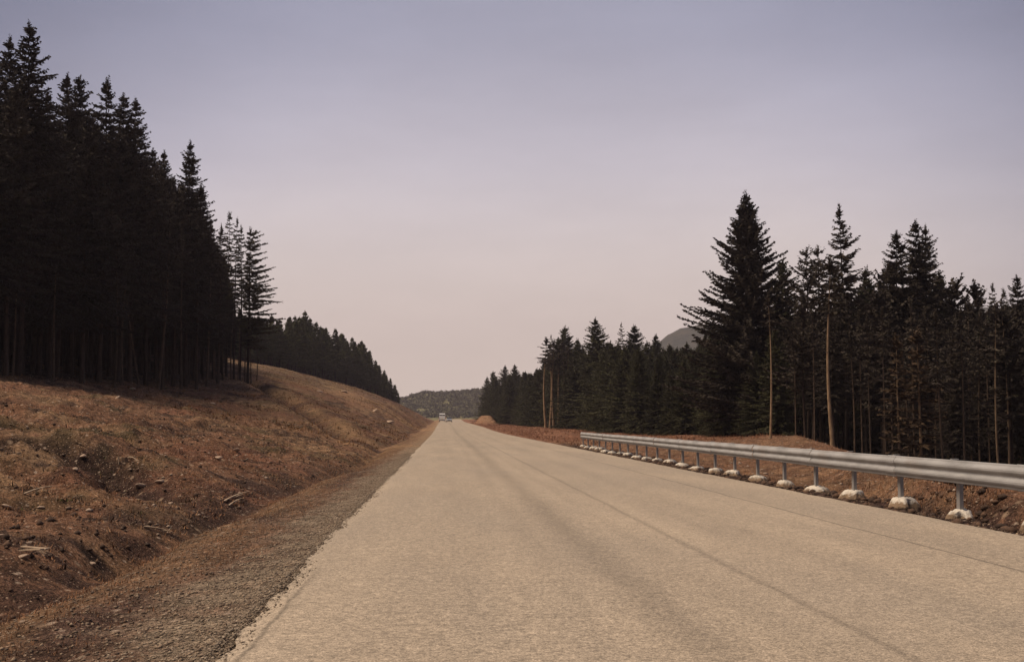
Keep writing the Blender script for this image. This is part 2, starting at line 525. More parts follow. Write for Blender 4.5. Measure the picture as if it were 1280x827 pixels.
def specks(c, scale, lim, col, amt, seed):
    vo = t.nodes.new('ShaderNodeTexVoronoi'); vo.inputs['Scale'].default_value = scale
    mp_ = t.nodes.new('ShaderNodeMapping'); mp_.inputs['Location'].default_value = (seed, seed * 2, 0)
    t.links.new(v, mp_.inputs[0]); t.links.new(mp_.outputs[0], vo.inputs['Vector'])
    r_ = t.nodes.new('ShaderNodeSeparateColor'); t.links.new(vo.outputs['Color'], r_.inputs[0])
    m_ = math_(t, 'MULTIPLY', maprange(t, vo.outputs['Distance'], .12, .38, 1, 0), math_(t, 'GREATER_THAN', r_.outputs[0], lim))
    return mixcol(t, math_(t, 'MULTIPLY', m_, amt), c, col)
c = specks(c, 24, .72, (.46, .33, .24), .9, 1)
c = specks(c, 9, .90, (.50, .38, .29), .85, 5)
c = specks(c, 5, .93, (.44, .31, .21), .7, 7)
c = specks(c, 17, .82, (.022, .014, .012), .85, 9)
c = specks(c, 55, .72, (.30, .20, .12), .8, 3)
t.links.new(c, b.inputs['Base Color'])
bump(t, b, math_(t, 'ADD', n1, math_(t, 'MULTIPLY', n2, .6)), 1.0, .16)
b.inputs['Roughness'].default_value = 1
b.inputs['Specular IOR Level'].default_value = .1
link('ground', mesh_np('ground', V, F, True, CV), M_ground, kind='structure')

# ------------------------------------------------------------------ road
ry = np.concatenate([spaced(-30, 1.9, lambda v: .5), spaced(2.1, 470, lambda v: max(.06, .010 * v))])
rx = np.concatenate([np.linspace(XL, XL + .5, 9), np.linspace(XL + .7, XR - .7, 22), np.linspace(XR - .5, XR, 9)])
RX, RY = np.meshgrid(rx, ry)
e = np.clip(np.minimum(RX - XL, XR - RX) / .35, 0, 1)
edge = RX + (1 - e) * np.sign(RX - 2.6) * (.07 * fbm(RX * 0 + 4, RY, .5, 2, 2) + .07 * fbm(RX * 0 + 4, RY, 4.0, 3, 2))
RZ = road_z(RY) + .006 - .032 * (1 - sstep(0, .16, np.minimum(RX - XL, XR - RX))) + .010 * fbm(RX, RY, .8, 2, 3) + .02 * (1 - ((RX - 2.6) / 3.9) ** 2)
# shallow wheel ruts
for c0 in (.25, 1.5, 3.6, 5.0):
    RZ = RZ - .006 * np.exp(-((RX - c0) / .3) ** 2)
rn, rm = len(rx), len(ry)
idx = np.arange(rn * rm).reshape(rm, rn)
F = np.stack([idx[:-1, :-1].ravel(), idx[:-1, 1:].ravel(), idx[1:, 1:].ravel(), idx[1:, :-1].ravel()], 1)
M_road, t, b = mat_new('chip_sealed_road')
v = obj_coord(t)
sepn = t.nodes.new('ShaderNodeSeparateXYZ')
t.links.new(v, sepn.inputs[0])
X = sepn.outputs['X']; Y = sepn.outputs['Y']
vs = obj_coord(t, (1, .12, 1))
big = noise(t, vs, .9, 4)
spk = noise(t, v, 34, 3, .75)
spk2 = noise(t, v, 95, 2, .7)
mid = noise(t, v, 4.5, 4, .65)
c = mixcol(t, maprange(t, big, .35, .65, 0, 1), (.272, .218, .162), (.330, .263, .193))
c = mixcol(t, maprange(t, noise(t, obj_coord(t, (1, .3, 1)), .33, 3), .45, .62, 0, .45), c, (.250, .206, .160))
spk3 = noise(t, v, 14, 3, .8)
k = math_(t, 'MULTIPLY', maprange(t, spk, .32, .68, .60, 1.4), maprange(t, spk2, .32, .68, .55, 1.45))
k = math_(t, 'MULTIPLY', k, maprange(t, spk3, .3, .7, .80, 1.2))
k = math_(t, 'MULTIPLY', k, maprange(t, mid, .3, .7, .93, 1.07))
def band(c0, w, depth, wob=.12, freq=.5):
    """rubber-darkened wheel track or tar seam running down the lane"""
    wn = noise(t, obj_coord(t, (0, 1, 0)), freq, 2)
    xx = math_(t, 'ADD', X, maprange(t, wn, 0, 1, -wob, wob))
    q = math_(t, 'DIVIDE', math_(t, 'SUBTRACT', xx, c0), w)
    q = math_(t, 'MULTIPLY', q, q)
    q = math_(t, 'POWER', 2.718, math_(t, 'MULTIPLY', q, -1.0))
    return math_(t, 'SUBTRACT', 1.0, math_(t, 'MULTIPLY', q, depth))
for args in ((1.42, .20, .20), (.9, .12, .06), (.15, .30, .05), (3.5, .25, .07), (2.45, .04, .26, .03), (4.84, .022, .5, .035), (5.2, .3, .04), (2.0, .1, .06)):
    k = math_(t, 'MULTIPLY', k, band(*args))
crack = math_(t, 'SUBTRACT', 1.0, band(-1.07, .02, .45, .05, 1.5))
gate = math_(t, 'MULTIPLY', maprange(t, Y, 5.0, 6.0, 0, 1), maprange(t, Y, 8.5, 10.5, 1, 0))
k = math_(t, 'MULTIPLY', k, math_(t, 'SUBTRACT', 1.0, math_(t, 'MULTIPLY', crack, gate)))
scn = t.nodes.new('ShaderNodeVectorMath'); scn.operation = 'SCALE'
t.links.new(c, scn.inputs[0]); t.links.new(k, scn.inputs['Scale'])
t.links.new(scn.outputs[0], b.inputs['Base Color'])
bump(t, b, math_(t, 'ADD', spk, math_(t, 'MULTIPLY', spk2, .6)), .5, .012)
b.inputs['Roughness'].default_value = .85
b.inputs['Specular IOR Level'].default_value = .3
link('road', mesh_np('road', np.stack([edge.ravel(), RY.ravel(), RZ.ravel()], 1), F, True), M_road, kind='structure')

# ------------------------------------------------------------------ far hills
def hill(x0, x1, y0, y1, hf, nx_, ny_, mat):
    xs_ = np.linspace(x0, x1, nx_); ys_ = np.linspace(y0, y1, ny_)
    A, B = np.meshgrid(xs_, ys_)
    Z = hf(A, B)
    ii = np.arange(nx_ * ny_).reshape(ny_, nx_)
    F_ = np.stack([ii[:-1, :-1].ravel(), ii[:-1, 1:].ravel(), ii[1:, 1:].ravel(), ii[1:, :-1].ravel()], 1)
    return link('hill', mesh_np('hill', np.stack([A.ravel(), B.ravel(), Z.ravel()], 1), F_, True), mat, kind='structure')
def hill_mat(name, cols):
    m, t, b = mat_new(name)
    v = obj_coord(t)
    a = noise(t, v, .012, 6, .65)
    a2 = noise(t, v, .06, 5, .7)
    c = mixcol(t, maprange(t, a, .42, .58, 0, 1), cols[0], cols[1])
    c = mixcol(t, maprange(t, a2, .48, .62, 0, .85), c, cols[2])
    t.links.new(c, b.inputs['Base Color'])
    bump(t, b, a2, .8, 6)
    return m
M_hill = hill_mat('scrubby_hill', ((.190, .150, .065), (.130, .122, .050), (.075, .080, .036)))
M_hill2 = hill_mat('mountain_moor', ((.030, .034, .014), (.018, .024, .012), (.055, .046, .022)))
def h1(x, y):
    # ridge: peak heights by bearing at about 1150 m
    px = 555 + x / y * FPX
    top = np.interp(px, [380, 470, 500, 530, 560, 600, 640, 760], [5, 12, 22, 29, 30.5, 31.5, 28, 10])
    prof = sstep(720, 1120, y) * (1 - .5 * sstep(1200, 1500, y))
    return -6 + (top + 5) * prof + 4.5 * fbm(x, y, .012, 4, 2) * prof + 1.6 * fbm(x, y, .06, 3, 4) * prof
hill(-190, 300, 700, 1500, h1, 240, 240, M_hill)
def h2(x, y):
    px = 555 + x / y * FPX
    top = np.interp(px, [640, 760, 815, 835, 855, 880, 930, 1060, 1180, 1280, 1420, 1700], [5, 62, 107, 127, 138, 146, 143, 148, 158, 174, 184, 150])
    prof = sstep(1150, 1600, y) * (1 - .5 * sstep(1700, 2050, y))
    return -8 + top * prof + (10 * fbm(x, y, .006, 4, 5) + 5 * fbm(x, y, .03, 4, 2)) * prof
hill(40, 1450, 1120, 2080, h2, 260, 160, M_hill2)

# ------------------------------------------------------------------ conifers
def trunk_mesh(rs, Ht, r0, bend=.15, seg=7, top=.02):
    n = 12
    zz = np.linspace(-.4, Ht, n)
    ph = rs.random() * 6.28
    off = bend * np.sin(np.clip(zz / Ht, 0, 1) * math.pi * rs.uniform(.7, 1.5)) 
    cx = off * math.cos(ph); cy = off * math.sin(ph)
    rr = np.maximum(r0 * (1 - np.clip(zz / Ht, 0, 1)) ** .8, top); rr[0] *= 1.35
    a = np.arange(seg) / seg * 2 * math.pi
    V_ = np.stack([cx[:, None] + rr[:, None] * np.cos(a), cy[:, None] + rr[:, None] * np.sin(a), np.repeat(zz[:, None], seg, 1)], 2).reshape(-1, 3)
    i = np.arange(n - 1)[:, None] * seg; j = np.arange(seg)[None]; j2 = (j + 1) % seg
    F_ = np.stack([(i + j).ravel(), (i + j2).ravel(), (i + seg + j2).ravel(), (i + seg + j).ravel()], 1)
    cen = lambda z: np.array([np.interp(z, zz, cx), np.interp(z, zz, cy), z])
    return V_, F_, cen

def stick(p0, p1, r, rs, pts=4, sag=0.0):
    """thin three-sided tapering rod"""
    p0 = np.array(p0, float); p1 = np.array(p1, float)
    s = np.linspace(0, 1, pts)
    ctr = p0 + (p1 - p0) * s[:, None]
    ctr[:, 2] -= sag * s * (1 - s) * 4
    d_ = p1 - p0; d_ /= np.linalg.norm(d_) + 1e-9
    u_ = np.cross(d_, [0, 0, 1.]); 
    if np.linalg.norm(u_) < .05: u_ = np.array([1., 0, 0])
    u_ /= np.linalg.norm(u_); w_ = np.cross(d_, u_)
    rr = r * (1 - .8 * s)
    V_ = np.concatenate([ctr + rr[:, None] * (math.cos(a) * u_ + math.sin(a) * w_) for a in (0, 2.1, 4.2)]).reshape(3, pts, 3).transpose(1, 0, 2).reshape(-1, 3)
    F_ = []
    for i in range(pts - 1):
        for k_ in range(3):
            F_.append((i * 3 + k_, i * 3 + (k_ + 1) % 3, i * 3 + 3 + (k_ + 1) % 3, i * 3 + 3 + k_))
    return V_, np.array(F_)

class Acc:
    def __init__(s): s.V = []; s.F = []; s.n = 0
    def add(s, V_, F_):
        s.V.append(V_); s.F.append(np.asarray(F_) + s.n); s.n += len(V_)
    def mesh(s, name, smooth=False):
        return mesh_np(name, np.concatenate(s.V), np.concatenate(s.F), smooth)

def spray(acc, rs, base, dirv, L, width, step=.17, tw=.34, thick=.055, sag=.0, tipup=.0, core=True):
    """one bough: needle-clad side twigs along a curved axis"""
    n = max(3, int(L / step))
    s = np.linspace(.08, 1, n)
    side = np.cross(dirv, [0, 0, 1.]); side /= np.linalg.norm(side) + 1e-9
    up = np.cross(side, dirv)
    P = base + dirv * (L * s)[:, None]
    P[:, 2] += -sag * L * s + tipup * L * s ** 2.5
    Ps = np.repeat(P, 4, 0); ss = np.repeat(s, 4)
    m = len(Ps)
    sg = np.tile([1, -1, 1, -1], n)
    ln = (tw * (1.15 - ss) * width + .10) * rs.uniform(.6, 1.35, m)
    ang = rs.uniform(.55, 1.15, m)
    T = dirv * np.cos(ang)[:, None] + side * (sg * np.sin(ang))[:, None] + up * rs.uniform(-.55, .25, m)[:, None]
    T /= np.linalg.norm(T, axis=1)[:, None]
    Rn = rs.normal(size=(m, 3)); Rn[:, 2] *= .6
    Wd = np.cross(T, Rn); Wd /= np.linalg.norm(Wd, axis=1)[:, None]
    Wd *= (thick * rs.uniform(.7, 1.4, m))[:, None]
    Ps = Ps + rs.normal(scale=.03, size=(m, 3))
    mid_ = Ps + T * (ln * .45)[:, None]
    V_ = np.stack([Ps, mid_ + Wd, Ps + T * ln[:, None], mid_ - Wd], 1).reshape(-1, 3)
    acc.add(V_, np.arange(m * 4).reshape(-1, 4))
    if core:
        # needles massed on the axis itself
        q = n - 1
        wv = up * thick * 1.0
        A_, B_ = P[:-1], P[1:]
        f_ = (1.1 - s[:-1])[:, None]
        V2 = np.stack([A_ - wv * f_, B_ - wv * f_, B_ + wv * f_, A_ + wv * f_], 1).reshape(-1, 3)
        acc.add(V2, np.arange(q * 4).reshape(-1, 4))
        wv = side * thick * 1.2
        V2 = np.stack([A_ - wv * f_, B_ - wv * f_, B_ + wv * f_, A_ + wv * f_], 1).reshape(-1, 3)
        acc.add(V2, np.arange(q * 4).reshape(-1, 4))

PROTO = {}
def conifer(name, seed, Ht, base, Rm, nb=7, whorl=.42, power=.8, r0=.16, top_up=.55, low=-.25, sag=.12, tipup=.16, gap=.0,
            lop=0.0, dead=0.0, dens=1.0, mat=None, bark=None, twist=1.0, tw=.40, thick=.052, step=.135, lopdir=0.0, tipgap=.15):
    rs = np.random.default_rng(seed)
    V_, F_, cen = trunk_mesh(rs, Ht, r0)
    tr = mesh_np('trunk', V_, F_, True)
    acc = Acc()
    z = base
    lob = rs.random(6) * 6.28
    while z < Ht - .12:
        u_ = (z - base) / (Ht - base)
        k_ = max(3, int(round(nb * (1 - .35 * u_) * dens)))
        a0 = rs.random() * 6.28
        for i in range(k_):
            if rs.random() < gap: continue
            a = a0 + i * 6.283 / k_ + rs.normal(scale=.25)
            L = Rm * (1 - u_) ** power * rs.uniform(.62, 1.15)
            # clumps and lobes of the outline
            L *= 1 + .18 * math.sin(a * 2 + lob[0] + z * 1.3) + .12 * math.sin(z * 2.7 + lob[1] + a)
            L *= .55 + .45 * min(1, u_ / .12 + .35)
            L *= 1 + lop * math.cos(a - lopdir)
            L = max(L, .14)
            el = low + (top_up - low) * u_ ** 1.2 + rs.normal(scale=.10)
            dv = np.array([math.cos(a) * math.cos(el), math.sin(a) * math.cos(el), math.sin(el)])
            spray(acc, rs, cen(z + rs.normal(scale=.08)), dv, L, min(1, .35 + L / 2.2), step, tw, thick, sag * rs.uniform(.5, 1.4), tipup)
        z += whorl * (1 + tipgap * u_ ** 2) * (1 - .2 * u_) * rs.uniform(.75, 1.25)
    # leader
    for k_ in range(5):
        spray(acc, rs, cen(Ht - .7 + k_ * .13), np.array([rs.normal(scale=.15), rs.normal(scale=.15), 1.]), .55, .25, .09, .3, .03, core=True)
    cw = acc.mesh('crown')
    dm = None
    if dead > 0:
        ad = Acc()
        z = 1.2
        top = base + (Ht - base) * .35
        while z < top:
            for i in range(int(rs.integers(2, 6))):
                if rs.random() > dead: continue
                a = rs.random() * 6.28
                L = rs.uniform(.35, 1.5) * (.5 + .5 * z / top)
                el = rs.uniform(-.35, .1)
                p = cen(z + rs.normal(scale=.1))
                q = p + L * np.array([math.cos(a) * math.cos(el), math.sin(a) * math.cos(el), math.sin(el)])
                ad.add(*stick(p, q, .016, rs, 3, -.04 * L))
                if L > .8:
                    for s_ in (.5, .75):
                        b_ = p + (q - p) * s_
                        a2 = a + rs.choice([-1, 1]) * .8
                        ad.add(*stick(b_, b_ + .4 * L * np.array([math.cos(a2), math.sin(a2), -.2]), .009, rs, 2))
            z += .34
        dm = ad.mesh('bare_branches')
    PROTO[name] = (tr, cw, dm, Ht, mat or M_needle, bark or M_bark)
    for me, m_ in ((tr, bark or M_bark), (cw, mat or M_needle), (dm, M_twig)):
        if me is not None: me.materials.append(m_)

# tall plantation spruces: crown on the upper half, long bare stems with dead twigs
for i in range(5):
    conifer(f'tall{i}', 20 + i, 20, [5, 6.5, 5.5, 7, 5][i], [3.4, 3.0, 3.9, 3.1, 3.5][i], tipgap=.9, nb=10, whorl=.33, power=[.66, .60, .72, .58, .68][i], r0=.19, dead=.9,
            low=-.45, sag=.1, lop=.1)
# dense spruces branched to the ground
for i in range(4):
    conifer(f'full{i}', 40 + i, 15, .7, [4.3, 3.7, 4.6, 4.0][i], nb=11, whorl=.34, power=[.72, .62, .8, .66][i], r0=.18, low=-.35, lop=.08, mat=M_needle_mid)
# ragged skinny trees with sky between the boughs
for i in range(4):
    conifer(f'thin{i}', 60 + i, 19, [9.5, 10.5, 9, 11][i], [1.9, 1.5, 1.7, 1.4][i], nb=5, whorl=.50, power=.6, r0=.13, low=-.15, top_up=.35,
            sag=.05, tipup=.1, gap=.22, dead=.7, mat=M_larch, tw=.42, thick=.05, step=.13)
# the one with long flat boughs reaching out to one side
conifer('flagged', 71, 18, 5.0, 2.1, nb=9, whorl=.50, power=.42, r0=.15, low=-.02, top_up=.45, sag=.05, tipup=.05, lop=.70, gap=.12, dead=.5,
        mat=M_larch, tw=.46, thick=.055)
# the big tree beside the road with strongly upswept boughs
conifer('big', 81, 17, 1.5, 5.9, step=.105, nb=12, whorl=.36, power=.82, r0=.24, low=-.02, top_up=.75, sag=.02, tipup=.10, lop=.0, gap=.10, thick=.052, tw=.55, lopdir=3.1)
conifer('feather', 91, 15.5, 6.0, 2.9, nb=8, whorl=.50, power=.80, r0=.14, low=-.02, top_up=.4, sag=.02, tipup=.15, gap=.05, dead=.4, mat=M_needle, thick=.045, tw=.42)
conifer('feather2', 92, 14.0, 5.5, 3.0, nb=6, whorl=.58, power=.5, r0=.14, low=.2, top_up=.5, sag=.02, tipup=.15, gap=.12, dead=.4, mat=M_needle, thick=.048, tw=.42)
# tall thin stems carrying only a small crown at the top
for i in range(3):
    conifer(f'pole{i}', 100 + i, 11, [8.2, 8.8, 7.6][i], [.9, .8, 1.1][i], nb=5, whorl=.45, power=.6, r0=.105, gap=.15, dead=.35, bark=M_bark_pale, thick=.05)
for i in range(3):
    conifer(f'stem{i}', 105 + i, 11, [7.6, 8.6, 7.2][i], [1.2, 1.0, 1.3][i], nb=5, whorl=.5, power=.6, r0=.10, gap=.15, dead=.9, bark=M_bark_mid, thick=.05)
conifer('dying', 111, 9, 2.5, 1.1, nb=5, whorl=.45, power=.5, r0=.09, gap=.15, dead=.6, mat=M_needle_brown, bark=M_bark_pale, thick=.05)
# smaller, greener plantation trees on the far hillside
for i in range(3):
    conifer(f'far{i}', 120 + i, 13, [3.0, 2.2, 4.0][i], [2.5, 2.8, 2.3][i], nb=9, whorl=.45, power=.72, r0=.14, thick=.11, step=.22, tw=.6,
            mat=M_needle_far)
# rounder, blunter pines
for i in range(2):
    conifer(f'pine{i}', 130 + i, 12, 5.0, 2.5, nb=6, whorl=.55, power=.38, r0=.13, low=-.1, top_up=.8, sag=.0, tipup=.2, gap=.15, dead=.4, thick=.08)

N_TREES = 0
def tree(proto, x, y, top=None, scale=None, rot=None, label='', group=None, tilt=(0, 0), name='spruce_tree', wide=1.0, cat='tree'):
    global N_TREES
    tr, cw, dm, Ht, nm, bk = PROTO[proto]
    z = float(H(x, y))
    s = scale if scale else (top - z) / Ht
    o = bpy.data.objects.new(name, None)
    o.empty_display_size = .3
    C.objects.link(o)
    o.location = (x, y, z)
    o.rotation_euler = (tilt[0], tilt[1], random.uniform(0, 6.28) if rot is None else rot)
    w = s * wide
    o.scale = (w, w, s)
    o['label'] = label
    o['category'] = cat
    if group: o['group'] = group
    link('trunk', tr, None, o)
    link('crown', cw, None, o)
    if dm is not None: link('bare_branches', dm, None, o, kind='stuff')
    N_TREES += 1
    return o
def tree_px(proto, px, ytop, y, label, group=None, **kw):
    """a tree standing y metres down the road whose tip appears at (px, ytop)"""
    v = ray(px, ytop)
    return tree(proto, v.x * y, y, top=CAM_H + v.z * y, label=label, group=group, **kw)

occupied = []
def free(x, y, r):
    for a, b_ in occupied:
        if (a - x) ** 2 + (b_ - y) ** 2 < r * r: return False
    occupied.append((x, y))
    return True

GL = 'spruces of the near left wood'
# --- near left wood: the trees that make its skyline
LEFT = [('tall0', 11, 52, 67, 'dark spruce second from the left edge of the photo, tip just below its taller neighbour'),
        ('tall1', 38, 34, 64, 'tallest dark spruce at the far left, its tip highest of the whole wood'),
        ('tall2', 82, 98, 73, 'dark spruce with a bushy double-looking tip, right of the tallest one'),
        ('tall3', 99, 100, 77, 'slender dark spruce with a thin tip, close beside the bushy one'),
        ('tall4', 134, 103, 75, 'dark spruce with open tiered tip near the middle of the left wood'),
        ('tall3', 156, 123, 78, 'narrow spruce tip squeezed between two broader ones, left wood'),
        ('tall2', 171, 128, 80, 'broad dark spruce whose right side slopes down to the gap in the left wood'),
        ('tall1', 205, 193, 95, 'small spruce tip standing in the gap of the left wood skyline'),
        ('tall0', 238, 181, 90, 'lone pointed spruce forming the right shoulder of the left wood'),
        ('tall4', 252, 235, 100, 'lower spruce leaning on the right flank of the pointed shoulder spruce'),
        ('tall0', 112, 150, 70, 'dark spruce filling the dip right of the slender tip, left wood'),
        ('tall2', -8, 70, 62, 'dark spruce cut by the left edge of the photo'),
        ('tall4', 60, 118, 70, 'spruce tip in the dip just right of the tallest spruce'),
        ('tall1', 190, 190, 84, 'lower spruce tucked under the broad one beside the gap'),
        ('tall3', 222, 240, 88, 'low spruce filling the notch left of the pointed shoulder spruce')]
for p, px, yt, y, lab in LEFT:
    o = tree_px(p, px, yt, y, lab)
    occupied.append((o.location.x, o.location.y))
# front edge and interior trees
def left_edge(y):
    return -np.interp(y, [40, 55, 75, 95, 115, 130, 138], [21, 22.5, 22.0, 21.0, 22.3, 24.5, 30])
cnt = 0
LIM = [(-60, 95), (0, 90), (60, 130), (130, 140), (175, 165), (210, 215), (250, 225), (272, 300), (300, 330)]
def sky_lim(px, table):
    return np.interp(px, [a for a, _ in table], [b_ for _, b_ in table])
tries = 0
while cnt < 92 and tries < 6000:
    tries += 1
    y = random.uniform(52, 134)
    x = float(left_edge(y)) - random.random() ** 1.3 * 9 - .2
    px = 555 + x / y * FPX
    if px < -90 or px > 276 or not free(x, y, 1.9): continue
    v = ray(px, sky_lim(px, LIM) + random.uniform(4, 55))
    top = CAM_H + v.z * y
    z = float(H(x, y))
    if top - z > 21: top = z + random.uniform(17, 20.5)
    if top - z < 8: continue
    first = x > float(left_edge(y)) - 2.2
    tree(random.choice(['tall0', 'tall1', 'tall2', 'tall3', 'tall4']), x, y, top=top,
         label='dark spruce in the front row of the near left wood, bare below' if first else 'dark spruce standing inside the near left wood behind its front edge',
         group='front row spruces of the near left wood' if first else 'inner spruces of the near left wood')
    cnt += 1
# tall bare stems visible at the front of the left wood
for px, y, yt, ti in ((22, 62, 300, .0), (73, 66, 290, .01), (148, 72, 300, .0), (158, 75, 310, -.01), (178, 77, 330, .14), (203, 82, 260, -.05), (209, 83, 250, .02),
                      (231, 86, 300, 0), (250, 90, 280, 0), (262, 96, 300, .02), (276, 106, 290, 0)):
    tree_px(f'stem{random.randrange(3)}', px, yt, y, 'thin brownish bare stem standing at the front of the dark left wood', 'thin brownish stems of the left wood', tilt=(0, ti), name='spruce_tree')
# --- the skinny, see-through group at the right end of the left wood
SK = [('thin0', 277, 283, 120, 'ragged thin conifer touching the right edge of the dark left wood'),
      ('thin1', 287, 268, 126, 'tallest of the ragged see-through conifers right of the left wood'),
      ('thin2', 296, 276, 124, 'ragged thin conifer third in the see-through group right of the left wood'),
      ('thin3', 303, 286, 129, 'thinnest conifer of the see-through group, just left of the one with long boughs'),
      ('flagged', 313, 288, 127, 'thin conifer with long flat boughs reaching right, at the end of the left wood'),
      ]
for p, px, yt, y, lab in SK:
    tree_px(p, px, yt, y, lab, rot=(0 if p == 'flagged' else None), name='conifer_tree', wide=1.15 if p == 'flagged' else 1.0)
for px, y, yt in ((269, 112, 400), (280, 118, 395), (291, 121, 380), (299, 124, 390), (308, 128, 400), (315, 131, 415), (322, 133, 420)):
    tree_px(f'stem{random.randrange(3)}', px, yt, y, 'short bare trunk at the foot of the see-through conifers', 'bare trunks under the see-through conifers', wide=1.3)

# --- far left wood on the hillside
FLT = [(300, 388), (312, 392), (340, 396), (362, 398), (381, 391), (395, 405), (420, 413), (440, 424), (452, 428), (462, 440), (470, 452), (480, 464), (488, 474), (494, 482), (498, 492)]
def far_foot(px):
    return np.interp(px, [300, 340, 400, 440, 470, 498], [235, 240, 262, 285, 305, 335])
for px, yt in FLT:
    y = float(far_foot(px)) + random.uniform(2, 10)
    o = tree_px(f'far{random.randrange(3)}', px, yt - 1, y, 'small green spruce on the skyline of the far hillside wood', 'skyline spruces of the far hillside wood', wide=1.3)
    occupied.append((o.location.x, o.location.y))
cnt = 0; tries = 0
while cnt < 76 and tries < 9000:
    tries += 1
    px = random.uniform(268, 499)
    y = float(far_foot(px)) + random.random() ** 1.3 * 20
    x = ray(px, 450).x * y
    if not free(x, y, 2.4): continue
    yt = np.interp(px, [a for a, _ in FLT], [b_ for _, b_ in FLT]) + random.uniform(0, 14)
    top = CAM_H + ray(px, yt).z * y
    if top - float(H(x, y)) < 5: continue
    where = 'under the see-through conifers' if px < 345 else ('halfway along' if px < 430 else 'at its road end')
    tree(f'far{random.randrange(3)}', x, y, top=top, wide=1.35, label='small green spruce of the far hillside wood, ' + where, group='spruces of the far hillside wood, ' + where)
    cnt += 1

# --- right hand side
RT = [('full0', 609, 472, 300, 'small spruce at the road end of the right wood, farthest one'),
      ('full1', 617, 465, 290, 'second spruce from the road end of the right wood'),
      ('full2', 631, 458, 270, 'pointed spruce standing above its small neighbours near the road end of the right wood'),
      ('full3', 644, 457, 262, 'spruce twin right of the pointed one near the road end of the right wood'),
      ('full1', 656, 465, 240, 'low spruce in the dip right of the twin tips, right wood'),
      ('full0', 669, 466, 225, 'low bushy spruce left of the bare brown stems, right wood'),
      ('thin2', 689, 420, 180, 'ragged open spruce over the bare brown stems, right wood'),
      ('full3', 699, 424, 178, 'narrow spruce close to the ragged open one, right wood'),
      ('full1', 707, 410, 176, 'slender pointed spruce with a thin leader right of the bare brown stems'),
      ('full2', 722, 425, 172, 'blunt spruce in the dip left of the broad pyramid spruce'),
      ('full0', 745, 400, 155, 'broad pyramid spruce, highest of the middle right wood'),
      ('thin0', 777, 405, 158, 'spruce with a thin open tip between the pyramid spruce and the grey hill'),
      ('full3', 794, 408, 160, 'pointed spruce just left of the low stretch in front of the grey hill'),
      ('full2', 820, 420, 165, 'low spruce in front of the left foot of the grey hill'),
      ('full1', 762, 428, 150, 'short dense spruce tucked right of the broad pyramid spruce'),
      ('full0', 808, 428, 155, 'short dense spruce left of the low one before the grey hill'),
      ('full3', 838, 432, 140, 'dense spruce below the rounded grey hill'),
      ('full2', 858, 430, 125, 'dense spruce left of the big upswept spruce, hiding the hill foot'),
      ('big', 934, 245, 76, 'big dark spruce with upswept boughs, tallest on the right side'),
      ('full1', 978, 327, 82, 'shorter dark spruce filling the right flank of the big upswept spruce'),
      ('feather2', 1006, 314, 70, 'open feathery conifer with upturned boughs between the big spruce and the tiered one'),
      ('feather2', 1021, 312, 73, 'second open feathery conifer touching the tiered one'),
      ('feather', 1051, 262, 68, 'tall tiered conifer with thin leader and sky between its boughs, right side'),
      ('full2', 1083, 338, 80, 'blunt dark conifer right of the tall tiered one'),
      ('pine0', 1106, 342, 74, 'ragged low conifer left of the narrow pointed spruce'),
      ('tall3', 1119, 294, 66, 'narrow pointed spruce left of the double-tipped one, right side'),
      ('tall2', 1144, 281, 69, 'left tip of the double-tipped dark spruce pair, right side'),
      ('tall0', 1156, 286, 72, 'right tip of the double-tipped dark spruce pair with wide right boughs'),
      ('full3', 1172, 345, 74, 'lower dark spruce carrying the wide right flank of the double-tipped pair'),
      ('pine1', 1193, 356, 70, 'rounded pine right of the double-tipped pair'),
      ('pine0', 1219, 362, 72, 'small rounded pine rising above the level right wood'),
      ('thin3', 1238, 358, 76, 'thin spindly tip above the level right wood, left one of two'),
      ('thin1', 1254, 364, 78, 'thin spindly tip above the level right wood, right one of two'),
      ('tall3', 1272, 348, 71, 'narrow spruce tip by the right edge of the photo')]
for p, px, yt, y, lab in RT:
    wide = 1.3 if (p[:4] == 'full' and y > 120) else 1.0
    if p == 'big': wide = 1.0
    nm = 'pine_tree' if p[:4] == 'pine' else ('conifer_tree' if p[:4] in ('feat', 'thin') else 'spruce_tree')
    if 1110 < px < 1175: wide = 1.1
    o = tree_px(p, px, yt, y, lab, name=nm, wide=wide)
    occupied.append((o.location.x, o.location.y))
RLIM = [(600, 476), (640, 464), (665, 466), (700, 430), (760, 428), (810, 434), (870, 436), (900, 400), (990, 402), (1010, 385), (1090, 365), (1130, 350), (1170, 365), (1200, 382), (1290, 380), (1400, 380)]
def right_edge(y):
    return np.interp(y, [40, 50, 55, 60, 75, 100, 155, 185, 270, 340], [28, 26, 24, 21.0, 19.6, 19.4, 19.2, 16.4, 12.8, 11.5])
cnt = 0; tries = 0
while cnt < 104 and tries < 9000:
    tries += 1
    y = random.uniform(48, 310)
    if random.random() < .35: y = random.uniform(48, 110)
    x = float(right_edge(y)) + random.random() ** 1.6 * 9
    px = 555 + x / y * FPX
    if px > 1310 or px < 600 or not free(x, y, 2.3): continue
    top = CAM_H + ray(px, sky_lim(px, RLIM) + (random.uniform(0, 16) if y > 110 else random.uniform(4, 40))).z * y
    z = float(H(x, y))
    if top - z < 5: continue
    if top - z > 17: top = z + 17
    nearw = px > 985
    where = ', near the road end' if y > 225 else (', halfway along' if y > 140 else ', beside the far end of the rail')
    p = random.choice(['tall0', 'tall1', 'tall3', 'tall4', 'pine0']) if nearw else random.choice(['full0', 'full1', 'full2', 'full3'])
    tree(p, x, y, top=top, wide=1.45 if y > 120 else 1.1, label='dark bare-stemmed conifer in the wood behind the right end of the rail' if nearw else 'dense dark spruce in the right roadside wood' + where,
         group='bare stemmed conifers behind the rail' if nearw else 'dense spruces along the right side' + where)
    cnt += 1
